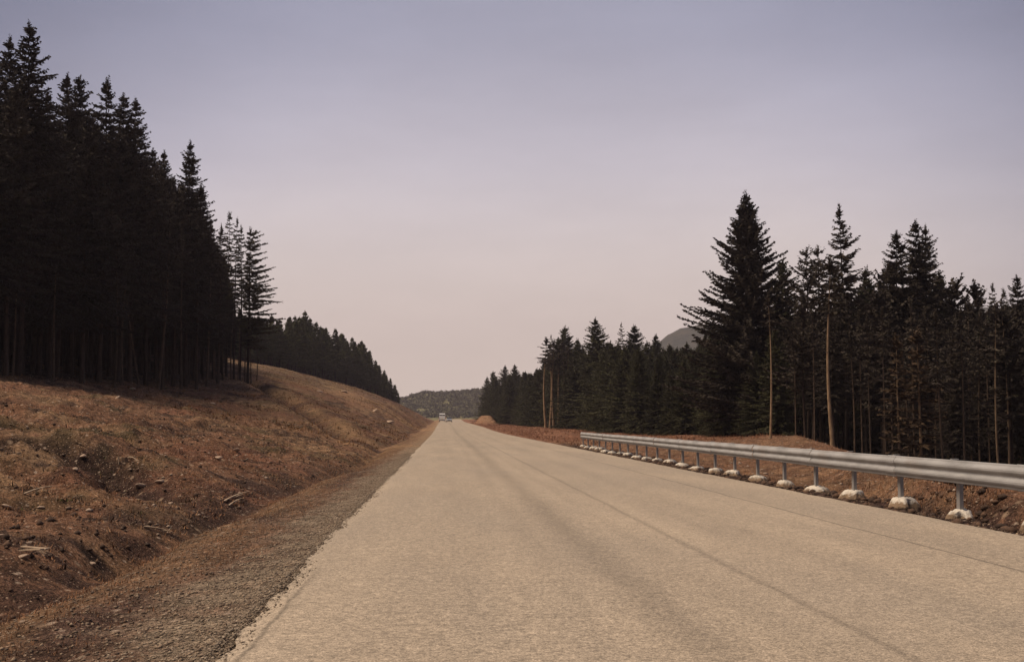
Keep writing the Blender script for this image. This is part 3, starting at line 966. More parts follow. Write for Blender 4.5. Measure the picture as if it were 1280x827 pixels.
# pale stems in front of the right wood
PS = [('pole1', 960, 372, 58, .0, 'pale bare stem standing alone in front of the big upswept spruce', 1.0),
      ('pole0', 1036, 330, 52, .0, 'thickest pale bare stem, straight, behind the rail right of the rusty berm', 1.3),
      ('dying', 1121, 425, 50, .0, 'pale stem with a few dying brown boughs, left one of two', 1.1),
      ('dying', 1147, 418, 52, .01, 'pale stem with dying brown boughs, right one of two', 1.3),
      ('stem2', 1176, 395, 50, .06, 'thin pale stem leaning to the right among the bare stems', .9),
      ('stem1', 1199, 390, 50, .0, 'thin straight pale stem right of the leaning one', .9),
      ('pole0', 1243, 385, 51, .0, 'thin pale stem with a kink near the right edge of the photo', .8),
      ('pole2', 1253, 380, 52, .0, 'very thin pale stem nearest the right edge of the photo', .7),
      ('stem1', 1103, 390, 54, .0, 'very thin grey stem left of the dying brown boughs', .7),
      ('stem2', 1085, 400, 56, .01, 'faint thin stem halfway between the thick pale stem and the brown boughs', .7)]
for k_, px in enumerate((1064, 1074, 1112, 1130, 1138, 1158, 1167, 1187, 1210, 1221, 1232, 1262, 1271, 1015, 992)):
    PS.append((f'stem{k_ % 3}', px, 380 + 13 * (k_ % 4), (56 if px > 1100 else 62) + k_ % 3, (.012, -.01, 0)[k_ % 3], 'faint thin stem in the row behind the rail, below the dark crowns', .8))
for p, px, yt, y, ti, lab, wd in PS:
    tree_px(p, px, yt, y, lab, 'faint thin stems behind the rail' if lab[:5] == 'faint' and 'row' in lab else None, tilt=(0, ti), wide=wd)
for i, (px, y) in enumerate(((682, 172), (687, 170), (692, 168), (698, 171), (703, 169), (710, 167))):
    tree_px(f'pole{i % 3}', px, 425 + (i * 7) % 12, y, 'brown bare stem in the row at the front of the middle right wood', 'brown bare stems of the middle right wood', wide=1.6)

# --- depth of the woods: far too many stems to count, one object per wood
def wood(name, label, pts, protos):
    """pts: (x, y, z, scale, rot, index)"""
    P = np.array(pts)
    me = bpy.data.meshes.new(name)
    me.vertices.add(len(P))
    me.vertices.foreach_set('co', P[:, :3].astype(np.float32).ravel())
    a = me.attributes.new('size', 'FLOAT', 'POINT'); a.data.foreach_set('value', P[:, 3].astype(np.float32))
    a = me.attributes.new('turn', 'FLOAT_VECTOR', 'POINT')
    rv = np.zeros((len(P), 3), dtype=np.float32); rv[:, 2] = P[:, 4]
    a.data.foreach_set('vector', rv.ravel())
    a = me.attributes.new('which', 'INT', 'POINT'); a.data.foreach_set('value', P[:, 5].astype(np.int32))
    o = link(name, me, None, kind='stuff', label=label, category='wood')
    ng = bpy.data.node_groups.new(name, 'GeometryNodeTree')
    ng.interface.new_socket('Geometry', in_out='INPUT', socket_type='NodeSocketGeometry')
    ng.interface.new_socket('Geometry', in_out='OUTPUT', socket_type='NodeSocketGeometry')
    gi = ng.nodes.new('NodeGroupInput'); go = ng.nodes.new('NodeGroupOutput')
    iop = ng.nodes.new('GeometryNodeInstanceOnPoints')
    iop.inputs['Pick Instance'].default_value = True
    J = ng.nodes.new('GeometryNodeJoinGeometry')
    for p in reversed(protos):
        j = ng.nodes.new('GeometryNodeJoinGeometry')
        for me_ in PROTO[p][:3]:
            if me_ is None: continue
            src = next(ob for ob in bpy.data.objects if ob.data == me_)
            oi = ng.nodes.new('GeometryNodeObjectInfo')
            oi.inputs['Object'].default_value = src
            ng.links.new(oi.outputs['Geometry'], j.inputs[0])
        g2 = ng.nodes.new('GeometryNodeGeometryToInstance')
        ng.links.new(j.outputs[0], g2.inputs[0])
        ng.links.new(g2.outputs[0], J.inputs[0])
    def attr(nm, typ):
        n_ = ng.nodes.new('GeometryNodeInputNamedAttribute')
        n_.data_type = typ
        n_.inputs['Name'].default_value = nm
        return n_.outputs['Attribute']
    ng.links.new(gi.outputs[0], iop.inputs['Points'])
    ng.links.new(J.outputs[0], iop.inputs['Instance'])
    ng.links.new(attr('which', 'INT'), iop.inputs['Instance Index'])
    ng.links.new(attr('turn', 'FLOAT_VECTOR'), iop.inputs['Rotation'])
    ng.links.new(attr('size', 'FLOAT'), iop.inputs['Scale'])
    ng.links.new(iop.outputs[0], go.inputs[0])
    m = o.modifiers.new('trees', 'NODES')
    m.node_group = ng
    return o
def fill(n, xf, yr, table, protos, hmax, rfree, hmin=6, pxr=(-1e9, 1e9), drop=(8, 70)):
    pts = []; k_ = 0
    grid = {}
    for a, b_ in occupied: grid.setdefault((int(a // rfree), int(b_ // rfree)), []).append((a, b_))
    while len(pts) < n and k_ < n * 40:
        k_ += 1
        y = random.uniform(*yr)
        x = xf(y)
        px = 555 + x / y * FPX
        if not pxr[0] < px < pxr[1]: continue
        gx, gy = int(x // rfree), int(y // rfree)
        if any((a - x) ** 2 + (b_ - y) ** 2 < rfree ** 2 for i in (-1, 0, 1) for j in (-1, 0, 1) for a, b_ in grid.get((gx + i, gy + j), [])): continue
        grid.setdefault((gx, gy), []).append((x, y))
        z = float(H(x, y))
        yt = sky_lim(px, table) + random.uniform(*drop)
        top = min(CAM_H + ray(px, yt).z * y, z + hmax * random.uniform(.82, 1.02))
        if top - z < hmin: continue
        w = random.randrange(len(protos))
        pts.append((x, y, z, (top - z) / PROTO[protos[w]][3], random.uniform(0, 6.28), w))
    return pts
pr = ['tall0', 'tall1', 'tall2', 'tall4']
pts = fill(620, lambda y: float(left_edge(y)) - 8.5 - random.random() * 48, (34, 137), LIM + [(276, 320)], pr, 20, 2.0, 8, (-700, 270))
wood('dark_spruce_wood', 'dark depth of the near left spruce wood behind its front trees', pts, pr)
pts = fill(260, lambda y: -random.uniform(25, 62), (132, 178), LIM + [(290, 330)], pr, 19, 2.0, 7, (-300, 286))
wood('dark_spruce_wood', 'dark far side of the near left spruce wood seen between its trunks', pts, pr)
prf = ['far0', 'far1', 'far2']
pts = fill(1900, lambda y: -random.uniform(12, 150), (245, 400), [(-900, 370), (300, 396), (312, 400), (440, 432), (498, 500)], prf, 13, 1.8, 3, (-900, 497), (-1, 9))
pts = [p for p in pts if p[1] > far_foot(555 + p[0] / p[1] * FPX) + 16 or 555 + p[0] / p[1] * FPX < 266]
wood('hillside_wood', 'green mass of the far wood covering the left hillside', pts, prf)
prr = ['full0', 'full1', 'full2', 'full3']
pts = fill(1000, lambda y: float(right_edge(y)) + 5 + random.random() * 70, (92, 330), RLIM, prr, 15, 2.3, 5, (604, 1700), (0, 12))
wood('right_spruce_wood', 'dark depth of the spruce wood along the right side of the road', pts, prr)
prn = ['tall0', 'tall1', 'tall3', 'pine0', 'full1']
pts = fill(420, lambda y: float(right_edge(y)) + 6 + random.random() * 50, (24, 100), RLIM, prn, 14, 2.2, 5, (985, 2600), (4, 40))
wood('wood_behind_the_rail', 'dark depth of the wood behind the right end of the rail', pts, prn)

# ------------------------------------------------------------------ scrub on the far hill
def blob_mesh(rs, n, r, h):
    acc = Acc()
    P = rs.normal(size=(n, 3)); P /= np.linalg.norm(P, axis=1)[:, None]
    P *= rs.uniform(.5, 1, (n, 1)); P[:, 2] = np.abs(P[:, 2])
    P *= np.array([r, r, h])
    T = rs.normal(size=(n, 3)); T /= np.linalg.norm(T, axis=1)[:, None]
    Wd = np.cross(T, rs.normal(size=(n, 3))); Wd /= np.linalg.norm(Wd, axis=1)[:, None]
    s_ = r * .3
    V_ = np.stack([P - T * s_, P + Wd * s_, P + T * s_, P - Wd * s_], 1).reshape(-1, 3)
    return V_, np.arange(n * 4).reshape(-1, 4)
acc = Acc()
for i in range(1500):
    y = random.uniform(860, 1150); px = random.uniform(492, 640)
    x = (px - 555) / FPX * y
    V_, F_ = blob_mesh(rng, 14, random.uniform(1.5, 3.5), random.uniform(1.8, 4.0))
    acc.add(V_ + np.array([x, y, float(h1(np.array(x), np.array(y))) + .2]), F_)
link('hillside_scrub', acc.mesh('hillside_scrub'), foliage_mat('scrub_leaves', (.070, .068, .034), (.088, .080, .038)), kind='stuff',
     label='scrubby birch and heather cover of the far hill', category='scrub')

# ------------------------------------------------------------------ ground cover and debris
def tufts(name, label, cat, n, xyf, mat, hmin, hmax, blades, spread, width, keep=None):
    P = xyf(n)
    if keep is not None: P = P[keep(P[:, 0], P[:, 1])]
    n = len(P)
    z = H(P[:, 0], P[:, 1])
    B = np.stack([P[:, 0], P[:, 1], z - .02], 1)
    B = np.repeat(B, blades, 0); m = len(B)
    B[:, :2] += rng.normal(scale=spread * .35, size=(m, 2))
    hh = rng.uniform(hmin, hmax, m) * np.repeat(rng.uniform(.6, 1.3, n), blades)
    az = rng.uniform(0, 6.283, m)
    lean = rng.uniform(.1, 1.1, m)
    D_ = np.stack([np.cos(az) * np.sin(lean), np.sin(az) * np.sin(lean), np.cos(lean)], 1)
    S_ = np.stack([-np.sin(az), np.cos(az), 0 * az], 1) * (width * rng.uniform(.6, 1.4, m))[:, None]
    tip = B + D_ * hh[:, None]; tip[:, 2] -= hh * .25 * lean
    V_ = np.stack([B - S_, B + S_, tip], 1).reshape(-1, 3)
    return link(name, mesh_np(name, V_, np.arange(m * 3).reshape(-1, 3)), mat, kind='stuff', label=label, category=cat)
def bank_pts(y0, y1, tmax=20, tmin=0.2, pw=1.6):
    def f(n):
        y = y0 + (y1 - y0) * rng.random(n) ** pw
        t_ = tmin + (tmax - tmin) * rng.random(n)
        return np.stack([foot_x(y) - t_, y], 1)
    return f
def inview(x, y):
    px = 555 + x / np.maximum(y, .5) * FPX
    return (px > -260) & (px < 1480) & (fbm(x, y, .7, 3, 4) > -.12)
M_grass = simple('rusty_dead_grass', (.215, .108, .056), .5, 1.2, .9, .1)
M_grass2 = simple('bleached_grass', (.33, .19, .10), .4, 1.5, .9, .1)
M_heath = simple('dark_heather', (.050, .032, .022), .5, 2, .95, .05)
M_far_heath = simple('mixed_heather', (.150, .078, .036), .7, .35, .95, .05)
M_moss = simple('mossy_growth', (.075, .070, .026), .4, 2, .95, .05)
tufts('dead_grass', 'rusty dead grass covering the left bank', 'grass', 42000, bank_pts(4, 62), M_grass, .03, .12, 4, .16, .008, inview)
tufts('bleached_grass', 'bleached grass blades scattered over the left bank', 'grass', 24000, bank_pts(4, 80, 22), M_grass2, .03, .11, 3, .16, .006, inview)
tufts('heather', 'low dark heather clumps on the left bank', 'heather', 16000, bank_pts(5, 100, 24), M_heath, .03, .15, 5, .26, .012,
      lambda x, y: inview(x, y) & (fbm(x, y, .9, 4, 2) > .05))
tufts('moss_growth', 'green mossy growth in patches on the left bank', 'moss', 9000, bank_pts(5, 70, 20), M_moss, .02, .08, 5, .15, .012,
      lambda x, y: inview(x, y) & (fbm(x, y, .45, 3, 6) > .2))
tufts('far_bank_heather', 'rough heather and dead grass on the far part of the left bank', 'heather', 26000, bank_pts(60, 330, 45, .3, 1.3), M_far_heath, .06, .24, 4, .6, .04,
      lambda x, y: fbm(x, y, .25, 3, 4) > -.1)
def berm_pts(n):
    y = 16 + 70 * rng.random(n) ** 1.4
    be = np.interp(y, BY, BX)
    return np.stack([7.5 + (be - 7.2 + 1.5) * rng.random(n), y], 1)
tufts('berm_grass', 'short rusty grass on the berm behind the crash barrier', 'grass', 6000, berm_pts, M_grass, .04, .13, 5, .12, .007)
def verge_pts(n):
    y = 62 + 240 * rng.random(n) ** 1.3
    return np.stack([6.9 + (right_edge(y) - 6.5) * rng.random(n), y], 1)
tufts('right_verge_grass', 'reddish rough grass on the verge before the right wood', 'grass', 7000, verge_pts, simple('reddish_grass', (.17, .075, .038), .5, .7), .08, .30, 5, .3, .018)
def vpts2(n):
    y = 3 + 60 * rng.random(n) ** 1.5
    return np.stack([rng.uniform(-3.6, -2.0, n), y], 1)
tufts('verge_grass', 'sparse trodden grass between the gravel and the ditch', 'grass', 9000, vpts2, M_grass, .02, .07, 4, .12, .006)

# stones, chippings and wood chips: loose, uncountable
ICO = None
def ico(sub=1):
    bm = bmesh.new(); bmesh.ops.create_icosphere(bm, subdivisions=sub, radius=1)
    V_ = np.array([v_.co for v_ in bm.verts]); F_ = np.array([[v_.index for v_ in f_.verts] for f_ in bm.faces]); bm.free()
    return V_, F_
IV, IF = ico(1)
OV = np.array([[1, 0, 0], [0, 1, 0], [-1, 0, 0], [0, -1, 0], [0, 0, 1], [0, 0, -1.]]); OF = np.array([[0, 1, 4], [1, 2, 4], [2, 3, 4], [3, 0, 4], [1, 0, 5], [2, 1, 5], [3, 2, 5], [0, 3, 5]])
def pebbles(name, label, cat, P, smin, smax, mat, flat=.6, base=(OV, OF), z=None, pw=2.5, longer=1.0):
    n = len(P)
    z = H(P[:, 0], P[:, 1]) if z is None else z
    s_ = smin + (smax - smin) * rng.random(n) ** pw
    BV, BF = base; k_ = len(BV)
    Vv = np.repeat(BV[None], n, 0) * rng.uniform(.65, 1.3, (n, k_, 1))
    Vv = Vv * np.stack([s_ * rng.uniform(.7, 1.4 * longer, n), s_, s_ * flat * rng.uniform(.6, 1.2, n)], 1)[:, None]
    a = rng.uniform(0, 6.283, n); ca, sa = np.cos(a)[:, None], np.sin(a)[:, None]
    Xx = Vv[..., 0] * ca - Vv[..., 1] * sa + P[:, :1]; Yy = Vv[..., 0] * sa + Vv[..., 1] * ca + P[:, 1:2]
    Zz = Vv[..., 2] + (z + s_ * flat * .25)[:, None]
    V_ = np.stack([Xx, Yy, Zz], 2).reshape(-1, 3)
    F_ = (BF[None] + (np.arange(n) * k_)[:, None, None]).reshape(-1, 3)
    return link(name, mesh_np(name, V_, F_), mat, kind='stuff', label=label, category=cat)
def stone_mat(name, a, b2, scale=14):
    m, t, b = mat_new(name)
    g_ = t.nodes.new('ShaderNodeNewGeometry')
    v = obj_coord(t)
    c = mixcol(t, g_.outputs['Random Per Island'], a, b2)
    c = mixcol(t, maprange(t, noise(t, v, scale), .4, .7, 0, .6), c, tuple(x_ * .45 for x_ in a))
    t.links.new(c, b.inputs['Base Color'])
    bump(t, b, noise(t, v, scale * 3), .5, .02)
    return m
M_stone = stone_mat('bank_stones', (.17, .115, .08), (.40, .30, .225))
M_chip = stone_mat('verge_chippings', (.09, .060, .044), (.36, .260, .175), 40)
M_wood = stone_mat('wood_chips', (.18, .115, .070), (.44, .33, .23), 20)
M_clod = stone_mat('soil_clods', (.045, .028, .020), (.12, .068, .042), 20)
y = 2.6 + 40 * rng.random(9000) ** 1.7
x = -1.30 + .55 * rng.random(9000) ** 2.2
pebbles('spilled_chippings', 'loose chippings spilled onto the left edge of the road', 'gravel', np.stack([x, y], 1), .004, .015,
        stone_mat('road_chippings', (.20, .155, .115), (.38, .30, .22), 40), z=road_z(y) - .012 + .012 * sstep(-1.22, -1.1, x))
y = 2.6 + 40 * rng.random(16000) ** 1.8
x = -1.22 - .75 * rng.random(16000) ** 1.6
pebbles('shoulder_chippings', 'pale road chippings loose on the left shoulder', 'gravel', np.stack([x, y], 1), .004, .016, stone_mat('shoulder_stone', (.21, .155, .105), (.42, .33, .24), 40))
y = 2.6 + 46 * rng.random(30000) ** 1.9
x = -1.15 - 2.1 * rng.random(30000) ** 1.5
pebbles('gravel', 'loose gravel along the left edge of the road', 'gravel', np.stack([x, y], 1), .004, .022, M_chip)
P = bank_pts(4, 75, 22)(16000); P = P[inview(P[:, 0], P[:, 1])]
pebbles('stones', 'small stones scattered over the left bank', 'stones', P, .008, .060, M_stone, pw=3.5)
P = bank_pts(4, 70, 20)(14000); P = P[inview(P[:, 0], P[:, 1])]
pebbles('wood_chips', 'pale wood chips and twigs strewn over the left bank', 'wood chips', P, .006, .026, M_wood, .35, longer=5)
P = bank_pts(4, 60, 20)(12000)
pebbles('soil_clods', 'dark clods of soil lying on the left bank', 'soil', P, .012, .060, M_clod, .9, pw=3)
y = 9 + 52 * rng.random(5200) ** 1.2; x = rng.uniform(6.55, 8.0, 5200)
pebbles('soil_lumps', 'dark lumps of dug soil under the crash barrier', 'soil', np.stack([x, y], 1), .012, .075, M_clod, .7, base=(IV, IF), pw=3.2)
y = 9 + 60 * rng.random(1500) ** 1.2; x = rng.uniform(6.52, 7.0, 1500)
pebbles('road_edge_chippings', 'loose pale chippings along the right road edge', 'gravel', np.stack([x, y], 1), .008, .03, M_chip)
P = berm_pts(900)
pebbles('berm_stones', 'small stones on the berm behind the crash barrier', 'stones', P, .015, .07, M_stone)

# single rocks one can pick out
def rock_mesh(seed, sub=3):
    rs = np.random.default_rng(seed)
    V_, F_ = ico(sub)
    c_ = rs.normal(size=(9, 3)); c_ /= np.linalg.norm(c_, axis=1)[:, None]
    for q in c_:                       # flat broken faces
        dd = V_ @ q
        lim = rs.uniform(.55, .85)
        V_ = V_ - np.maximum(dd - lim, 0)[:, None] * q * .9
    V_ = V_ * (1 + .06 * fbm(V_[:, 0] * 3 + V_[:, 2] * 2, V_[:, 1] * 3, 1.0, 3, seed))[:, None]
    return mesh_np('rock', V_, F_, False)
RM = [rock_mesh(i) for i in range(4)]
M_rock = simple('pale_rock', (.36, .26, .19), .45, 3, .9, .2, 0, .6, 12)
for m_ in RM: m_.materials.append(M_rock)
ROCKS = [(487, 528, .62, 'pale round boulder low on the far left bank, nearest the road'),
         (468, 514, .55, 'flat pale boulder on the far left bank above the round one'),
         (431, 490, .60, 'pale boulder at the foot of the far hillside wood'),
         (387, 512, .22, 'small pale rock beside the gully on the left bank'),
         (166, 487, .30, 'flat pale rock just below the dark left wood'),
         (147, 498, .20, 'small pale rock below the flat one near the left wood'),
         (266, 505, .22, 'pale rock right of centre high on the left bank'),
         (296, 563, .14, 'elongated pale stone right of the dark hollow'),
         (273, 574, .13, 'pale stone just right of the upper end of the dark hollow'),
         (104, 575, .11, 'pale stone at the left lip of the dark hollow'),
         (95, 587, .09, 'pale stone below the one at the left lip of the dark hollow'),
         (200, 603, .13, 'pale stone below the right part of the dark hollow'),
         (175, 610, .14, 'brown stone under the dark hollow'),
         (8, 634, .09, 'pale stone at the left edge of the photo'),
         (51, 637, .07, 'small pale stone left on the lower bank'),
         (115, 706, .07, 'pale stone in the ditch near the bottom left'),
         (30, 697, .09, 'pale stone beside the broken pale plank, bottom left'),
         (213, 629, .06, 'small pale stone above the verge'),
         (400, 490, .55, 'sandy boulder at the bright corner of the far bank'),
         (330, 507, .16, 'small pale rock below the bare trunks of the see-through conifers')]
for i, (px, py, s_, lab) in enumerate(ROCKS):
    p = hit(px, py)
    o = link('rock', RM[i % 4], None, label=lab, category='rock')
    o.location = p + Vector((0, 0, s_ * .12))
    s_ = s_ * .68
    o.scale = (s_ * random.uniform(1, 1.5), s_, s_ * .5)
    o.rotation_euler = (random.uniform(-.3, .3), random.uniform(-.3, .3), random.uniform(0, 6.28))

# fallen sticks and planks
M_stick = simple('weathered_wood', (.36, .27, .19), .35, 6, .9, .15, 0, .5, 40)
def fallen(name, label, cat, px0, py0, px1, py1, r, twigs=2, seed=0):
    a = hit(px0, py0); b_ = hit(px1, py1)
    rs = np.random.default_rng(seed)
    L = (b_ - a).length
    t_ = thing(name, label, cat, a)
    ad = Acc()
    dv = np.array(b_ - a)
    ad.add(*stick((0, 0, r), dv + np.array([0, 0, r * 1.6]), r, rs, 5, -.03))
    me = ad.mesh('stem', True)
    link('stem', me, M_stick, t_)
    for k_ in range(twigs):
        s_ = .3 + .5 * k_ / max(1, twigs)
        p = dv * s_ + np.array([0, 0, r])
        q = p + dv / L * .25 * L + rs.normal(scale=.12, size=3) * L
        q[2] = abs(q[2] - p[2]) * .5 + p[2]
        ad = Acc(); ad.add(*stick(p, q, r * .5, rs, 3))
        link('twig', ad.mesh('twig', True), M_stick, t_)
    return t_
fallen('fallen_branch', 'long pale fallen branch lying in the ditch, upper of the two parallel ones', 'branch', 280, 628, 312, 616, .022, 2, 1)
fallen('fallen_branch', 'short pale fallen branch just under the longer parallel one in the ditch', 'branch', 286, 633, 305, 624, .018, 1, 2)
fallen('fallen_branch', 'thin pale branch lying across the lower left bank', 'branch', 30, 618, 72, 610, .014, 2, 3)
fallen('fallen_branch', 'dark twiggy branch on the bank below the dark hollow', 'branch', 180, 660, 225, 672, .016, 3, 4)
fallen('fallen_branch', 'pale stick poking from the right part of the dark hollow', 'branch', 160, 572, 172, 577, .016, 1, 5)
a = hit(28, 694); b_ = hit(47, 708)
pl = thing('broken_plank', 'two short broken pale planks lying side by side, bottom left of the bank', 'plank', a)
bm = bmesh.new(); bm_box(bm, (0, 0, .03), ((b_ - a).length * 1.0 + .1, .045, .018), None, .004)
me = bm_mesh('plank', bm)
ang = math.atan2((b_ - a).y, (b_ - a).x)
for k_ in range(2):
    o = link('plank', me, M_stick, pl); o.rotation_euler = (0, -.1 + .1 * k_, ang + .12 * k_); o.location = (.1, -.02 + .09 * k_, .03 + .012 * k_)

# root plate in the hollow
p = hit(143, 588)
st = thing('tree_stump', 'weathered stump with pale roots hanging into the dark hollow on the left bank', 'stump', p + Vector((.05, .35, .02)))
rs = np.random.default_rng(5)
bm = bmesh.new()
bmesh.ops.create_cone(bm, cap_ends=True, segments=14, radius1=.30, radius2=.17, depth=.42, matrix=Matrix.Translation((0, 0, .18)))
for v_ in bm.verts:
    v_.co.x += rs.normal(scale=.022); v_.co.y += rs.normal(scale=.022); v_.co.z += rs.normal(scale=.025)
st.scale = (.62, .62, .55)
link('stump', bm_mesh('stump', bm), simple('stump_wood', (.17, .11, .07), .5, 9, .95, .1, 0, .8, 25), st)
for k_ in range(9):
    a = k_ / 9 * 6.28 + rs.normal(scale=.2)
    L = rs.uniform(.35, .8)
    ad = Acc()
    ad.add(*stick((.15 * math.cos(a), .15 * math.sin(a), .12), (L * math.cos(a), L * math.sin(a), -.12 + rs.uniform(-.1, .1)), .045, rs, 6, -.12))
    link('root', ad.mesh('root', True), M_stick if k_ in (6, 7) else M_twig, st)
ad = Acc(); ad.add(*stick((-.02, -.34, .42), (.03, -.40, -.12), .035, rs, 5, 0))
link('root', ad.mesh('root', True), M_stick, st)

# ------------------------------------------------------------------ crash barrier
M_galv, t, b = mat_new('galvanised_steel')
v = obj_coord(t, (1, .3, 1))
n1 = noise(t, v, 6, 5)
c = mixcol(t, maprange(t, n1, .3, .7, 0, 1), (.215, .208, .204), (.33, .32, .315))
c = mixcol(t, maprange(t, noise(t, v, 1.7, 5), .6, .8, 0, .5), c, (.22, .17, .14))
t.links.new(c, b.inputs['Base Color'])
b.inputs['Metallic'].default_value = .1
b.inputs['Roughness'].default_value = .78
M_post = simple('post_steel', (.27, .25, .235), .2, 5, .7, .3, .2)
M_conc = simple('concrete_footing', (.50, .455, .40), .3, 5, .95, .2, 0, .8, 24)
M_soilcon, t, b = mat_new('soil_stained_concrete')
v = obj_coord(t)
geo = t.nodes.new('ShaderNodeNewGeometry')
sp = t.nodes.new('ShaderNodeSeparateXYZ')
t.links.new(obj_coord(t), sp.inputs[0])
zf_ = math_(t, 'ADD', sp.outputs['Z'], maprange(t, noise(t, v, 11, 4), .3, .7, -.05, .05))
c = mixcol(t, maprange(t, zf_, .045, .10, 0, 1), (.22, .15, .095), (.56, .50, .42))
c = mixcol(t, maprange(t, noise(t, v, 26, 4), .58, .75, 0, .6), c, (.20, .14, .09))
t.links.new(c, b.inputs['Base Color'])
bump(t, b, noise(t, v, 18, 5), .9, .04)

POST_X, POST_Y0, NPOST = 6.98, 5.2, 27
cb = thing('crash_barrier', 'galvanised steel crash barrier along the right edge of the road', 'crash barrier', (POST_X, POST_Y0, 0))
# W profile facing the road (local x negative towards the road), z 0.44..0.75
prof = [(-.015, .440), (-.028, .447), (-.040, .468), (-.094, .498), (-.104, .515), (-.104, .538), (-.094, .555), (-.040, .582), (-.030, .595),
        (-.040, .608), (-.094, .635), (-.104, .652), (-.104, .675), (-.094, .692), (-.040, .722), (-.028, .743), (-.015, .750)]
prof = [((x_ * .5 - .052 if x_ > -.05 else x_ * .80 - .022) - .035, z_) for x_, z_ in prof]
tk = .004
def beam_mesh(L, seed):
    bm = bmesh.new()
    secs = [(-.16, -.009), (.16, -.009), (.161, 0), (L * .5, 0), (L - .16, 0)]
    pf = np.array(prof)
    tan = np.gradient(pf, axis=0); nrm = np.stack([-tan[:, 1], tan[:, 0]], 1); nrm /= np.linalg.norm(nrm, axis=1)[:, None]
    nrm *= np.where(nrm[:, :1].mean() > 0, -1, 1)
    rows = []
    for yy, off in secs:
        outer = pf + nrm * (-off)
        inner = pf - nrm * (tk) + nrm * (-off)
        rows.append([bm.verts.new((p_[0], yy, p_[1])) for p_ in outer] + [bm.verts.new((p_[0], yy, p_[1])) for p_ in inner[::-1]])
    m_ = len(rows[0])
    for a_, b2_ in zip(rows[:-1], rows[1:]):
        for i in range(m_):
            bm.faces.new((a_[i], a_[(i + 1) % m_], b2_[(i + 1) % m_], b2_[i]))
    n_ = len(prof)
    for r_ in (rows[0], rows[-1]):
        for i in range(n_ - 1):
            bm.faces.new((r_[i], r_[i + 1], r_[m_ - 2 - i], r_[m_ - 1 - i]))
    # splice bolts
    for yy in (-.10, 0.0, .10):
        for zz in (.468, .582 + .013, .722):
            bm_cyl(bm, (-.105, yy, zz), .016, .022, 'X', 6)
    bmesh.ops.recalc_face_normals(bm, faces=bm.faces)
    return bm_mesh('rail_section', bm)
me = beam_mesh(4.0, 0)
for k_ in range(13):
    o = link('rail_section', me, M_galv, cb)
    o.location = (0.004 * math.sin(k_ * 2.1), 4.0 * k_, .004 * math.sin(k_ * 1.7))
    if k_ == 0: o.location.y = 0
# bolt head + bracket where each post holds the rail, and a clip over the top edge
bm = bmesh.new()
for (zz) in (.44,):
    # C channel: web and two flanges
    h_ = .86
    bm_box(bm, (.047, 0, .70 - h_ / 2 + .03), (.006, .10, h_), None, 0)
    bm_box(bm, (.022, .048, .70 - h_ / 2 + .03), (.044, .006, h_), None, 0)
    bm_box(bm, (.022, -.048, .70 - h_ / 2 + .03), (.044, .006, h_), None, 0)
    bm_box(bm, (-.001, 0, .70 - h_ / 2 + .03), (.004, .102, h_), None, 0)
pm = bm_mesh('post', bm)
bm = bmesh.new()
bm_box(bm, (-.036, 0, .60), (.064, .07, .16), None, .004)
bm_box(bm, (-.035, 0, .757), (.10, .055, .010), None, .003)
bm_cyl(bm, (-.085, 0, .595), .018, .02, 'X', 6)
bk_ = bm_mesh('bracket', bm)
def footing_mesh(seed):
    rs = np.random.default_rng(seed)
    V_, F_ = ico(4)
    az_ = np.arctan2(V_[:, 1], V_[:, 0]); rr_ = np.hypot(V_[:, 0], V_[:, 1])
    # radius grows downwards: a flat trowelled cap over a ragged skirt that widens into the soil
    q_ = np.arccos(np.clip(V_[:, 2], -1, 1)) / math.pi
    w = rs.uniform(.19, .235)
    rad = np.interp(q_, [0, .18, .30, .42, .55, .75, 1], [0, .55, .80, .95, 1.12, 1.0, 0]) * (1 + .40 * sstep(.12, .5, q_) * fbm(np.cos(az_) * 1.6 + 5 + seed, np.sin(az_) * 1.6, 1, 3, seed) * 2)
    hz = np.interp(q_, [0, .18, .30, .42, .55, .75, 1], [.150, .140, .118, .060, -.03, -.12, -.15])
    out_ = np.stack([np.cos(az_) * rad * w, np.sin(az_) * rad * w * rs.uniform(.95, 1.15), hz], 1)
    out_[:, 2] += .045 * fbm(V_[:, 0] * 4, V_[:, 1] * 4, 1, 4, seed + 1, .6)
    out_[:, :2] *= (1 + .10 * sstep(.2, .5, q_) * fbm(V_[:, 0] * 7, V_[:, 1] * 7 + V_[:, 2] * 5, 1, 3, seed + 2))[:, None]
    return mesh_np('footing', out_, F_, True)
FM = [footing_mesh(i) for i in range(6)]
for k_ in range(NPOST):
    yy = 2.0 * k_
    o = link('post', pm, M_post, cb); o.location = (0, yy, 0); o.rotation_euler = (0, random.uniform(-.012, .012), random.uniform(-.03, .03))
    o = link('bracket', bk_, M_galv, cb); o.location = (0, yy, 0)
    o = link('footing', FM[k_ % 6], M_soilcon, cb)
    o.location = (.02 + random.uniform(-.03, .03), yy + random.uniform(-.04, .04), max(float(H(POST_X, POST_Y0 + yy)), -.08) + .01)
    o.rotation_euler = (random.uniform(-.08, .08), random.uniform(-.08, .08), random.uniform(0, 6.28))
    s_ = random.uniform(.72, .95)
    o.scale = (s_, s_, random.uniform(.72, .98))

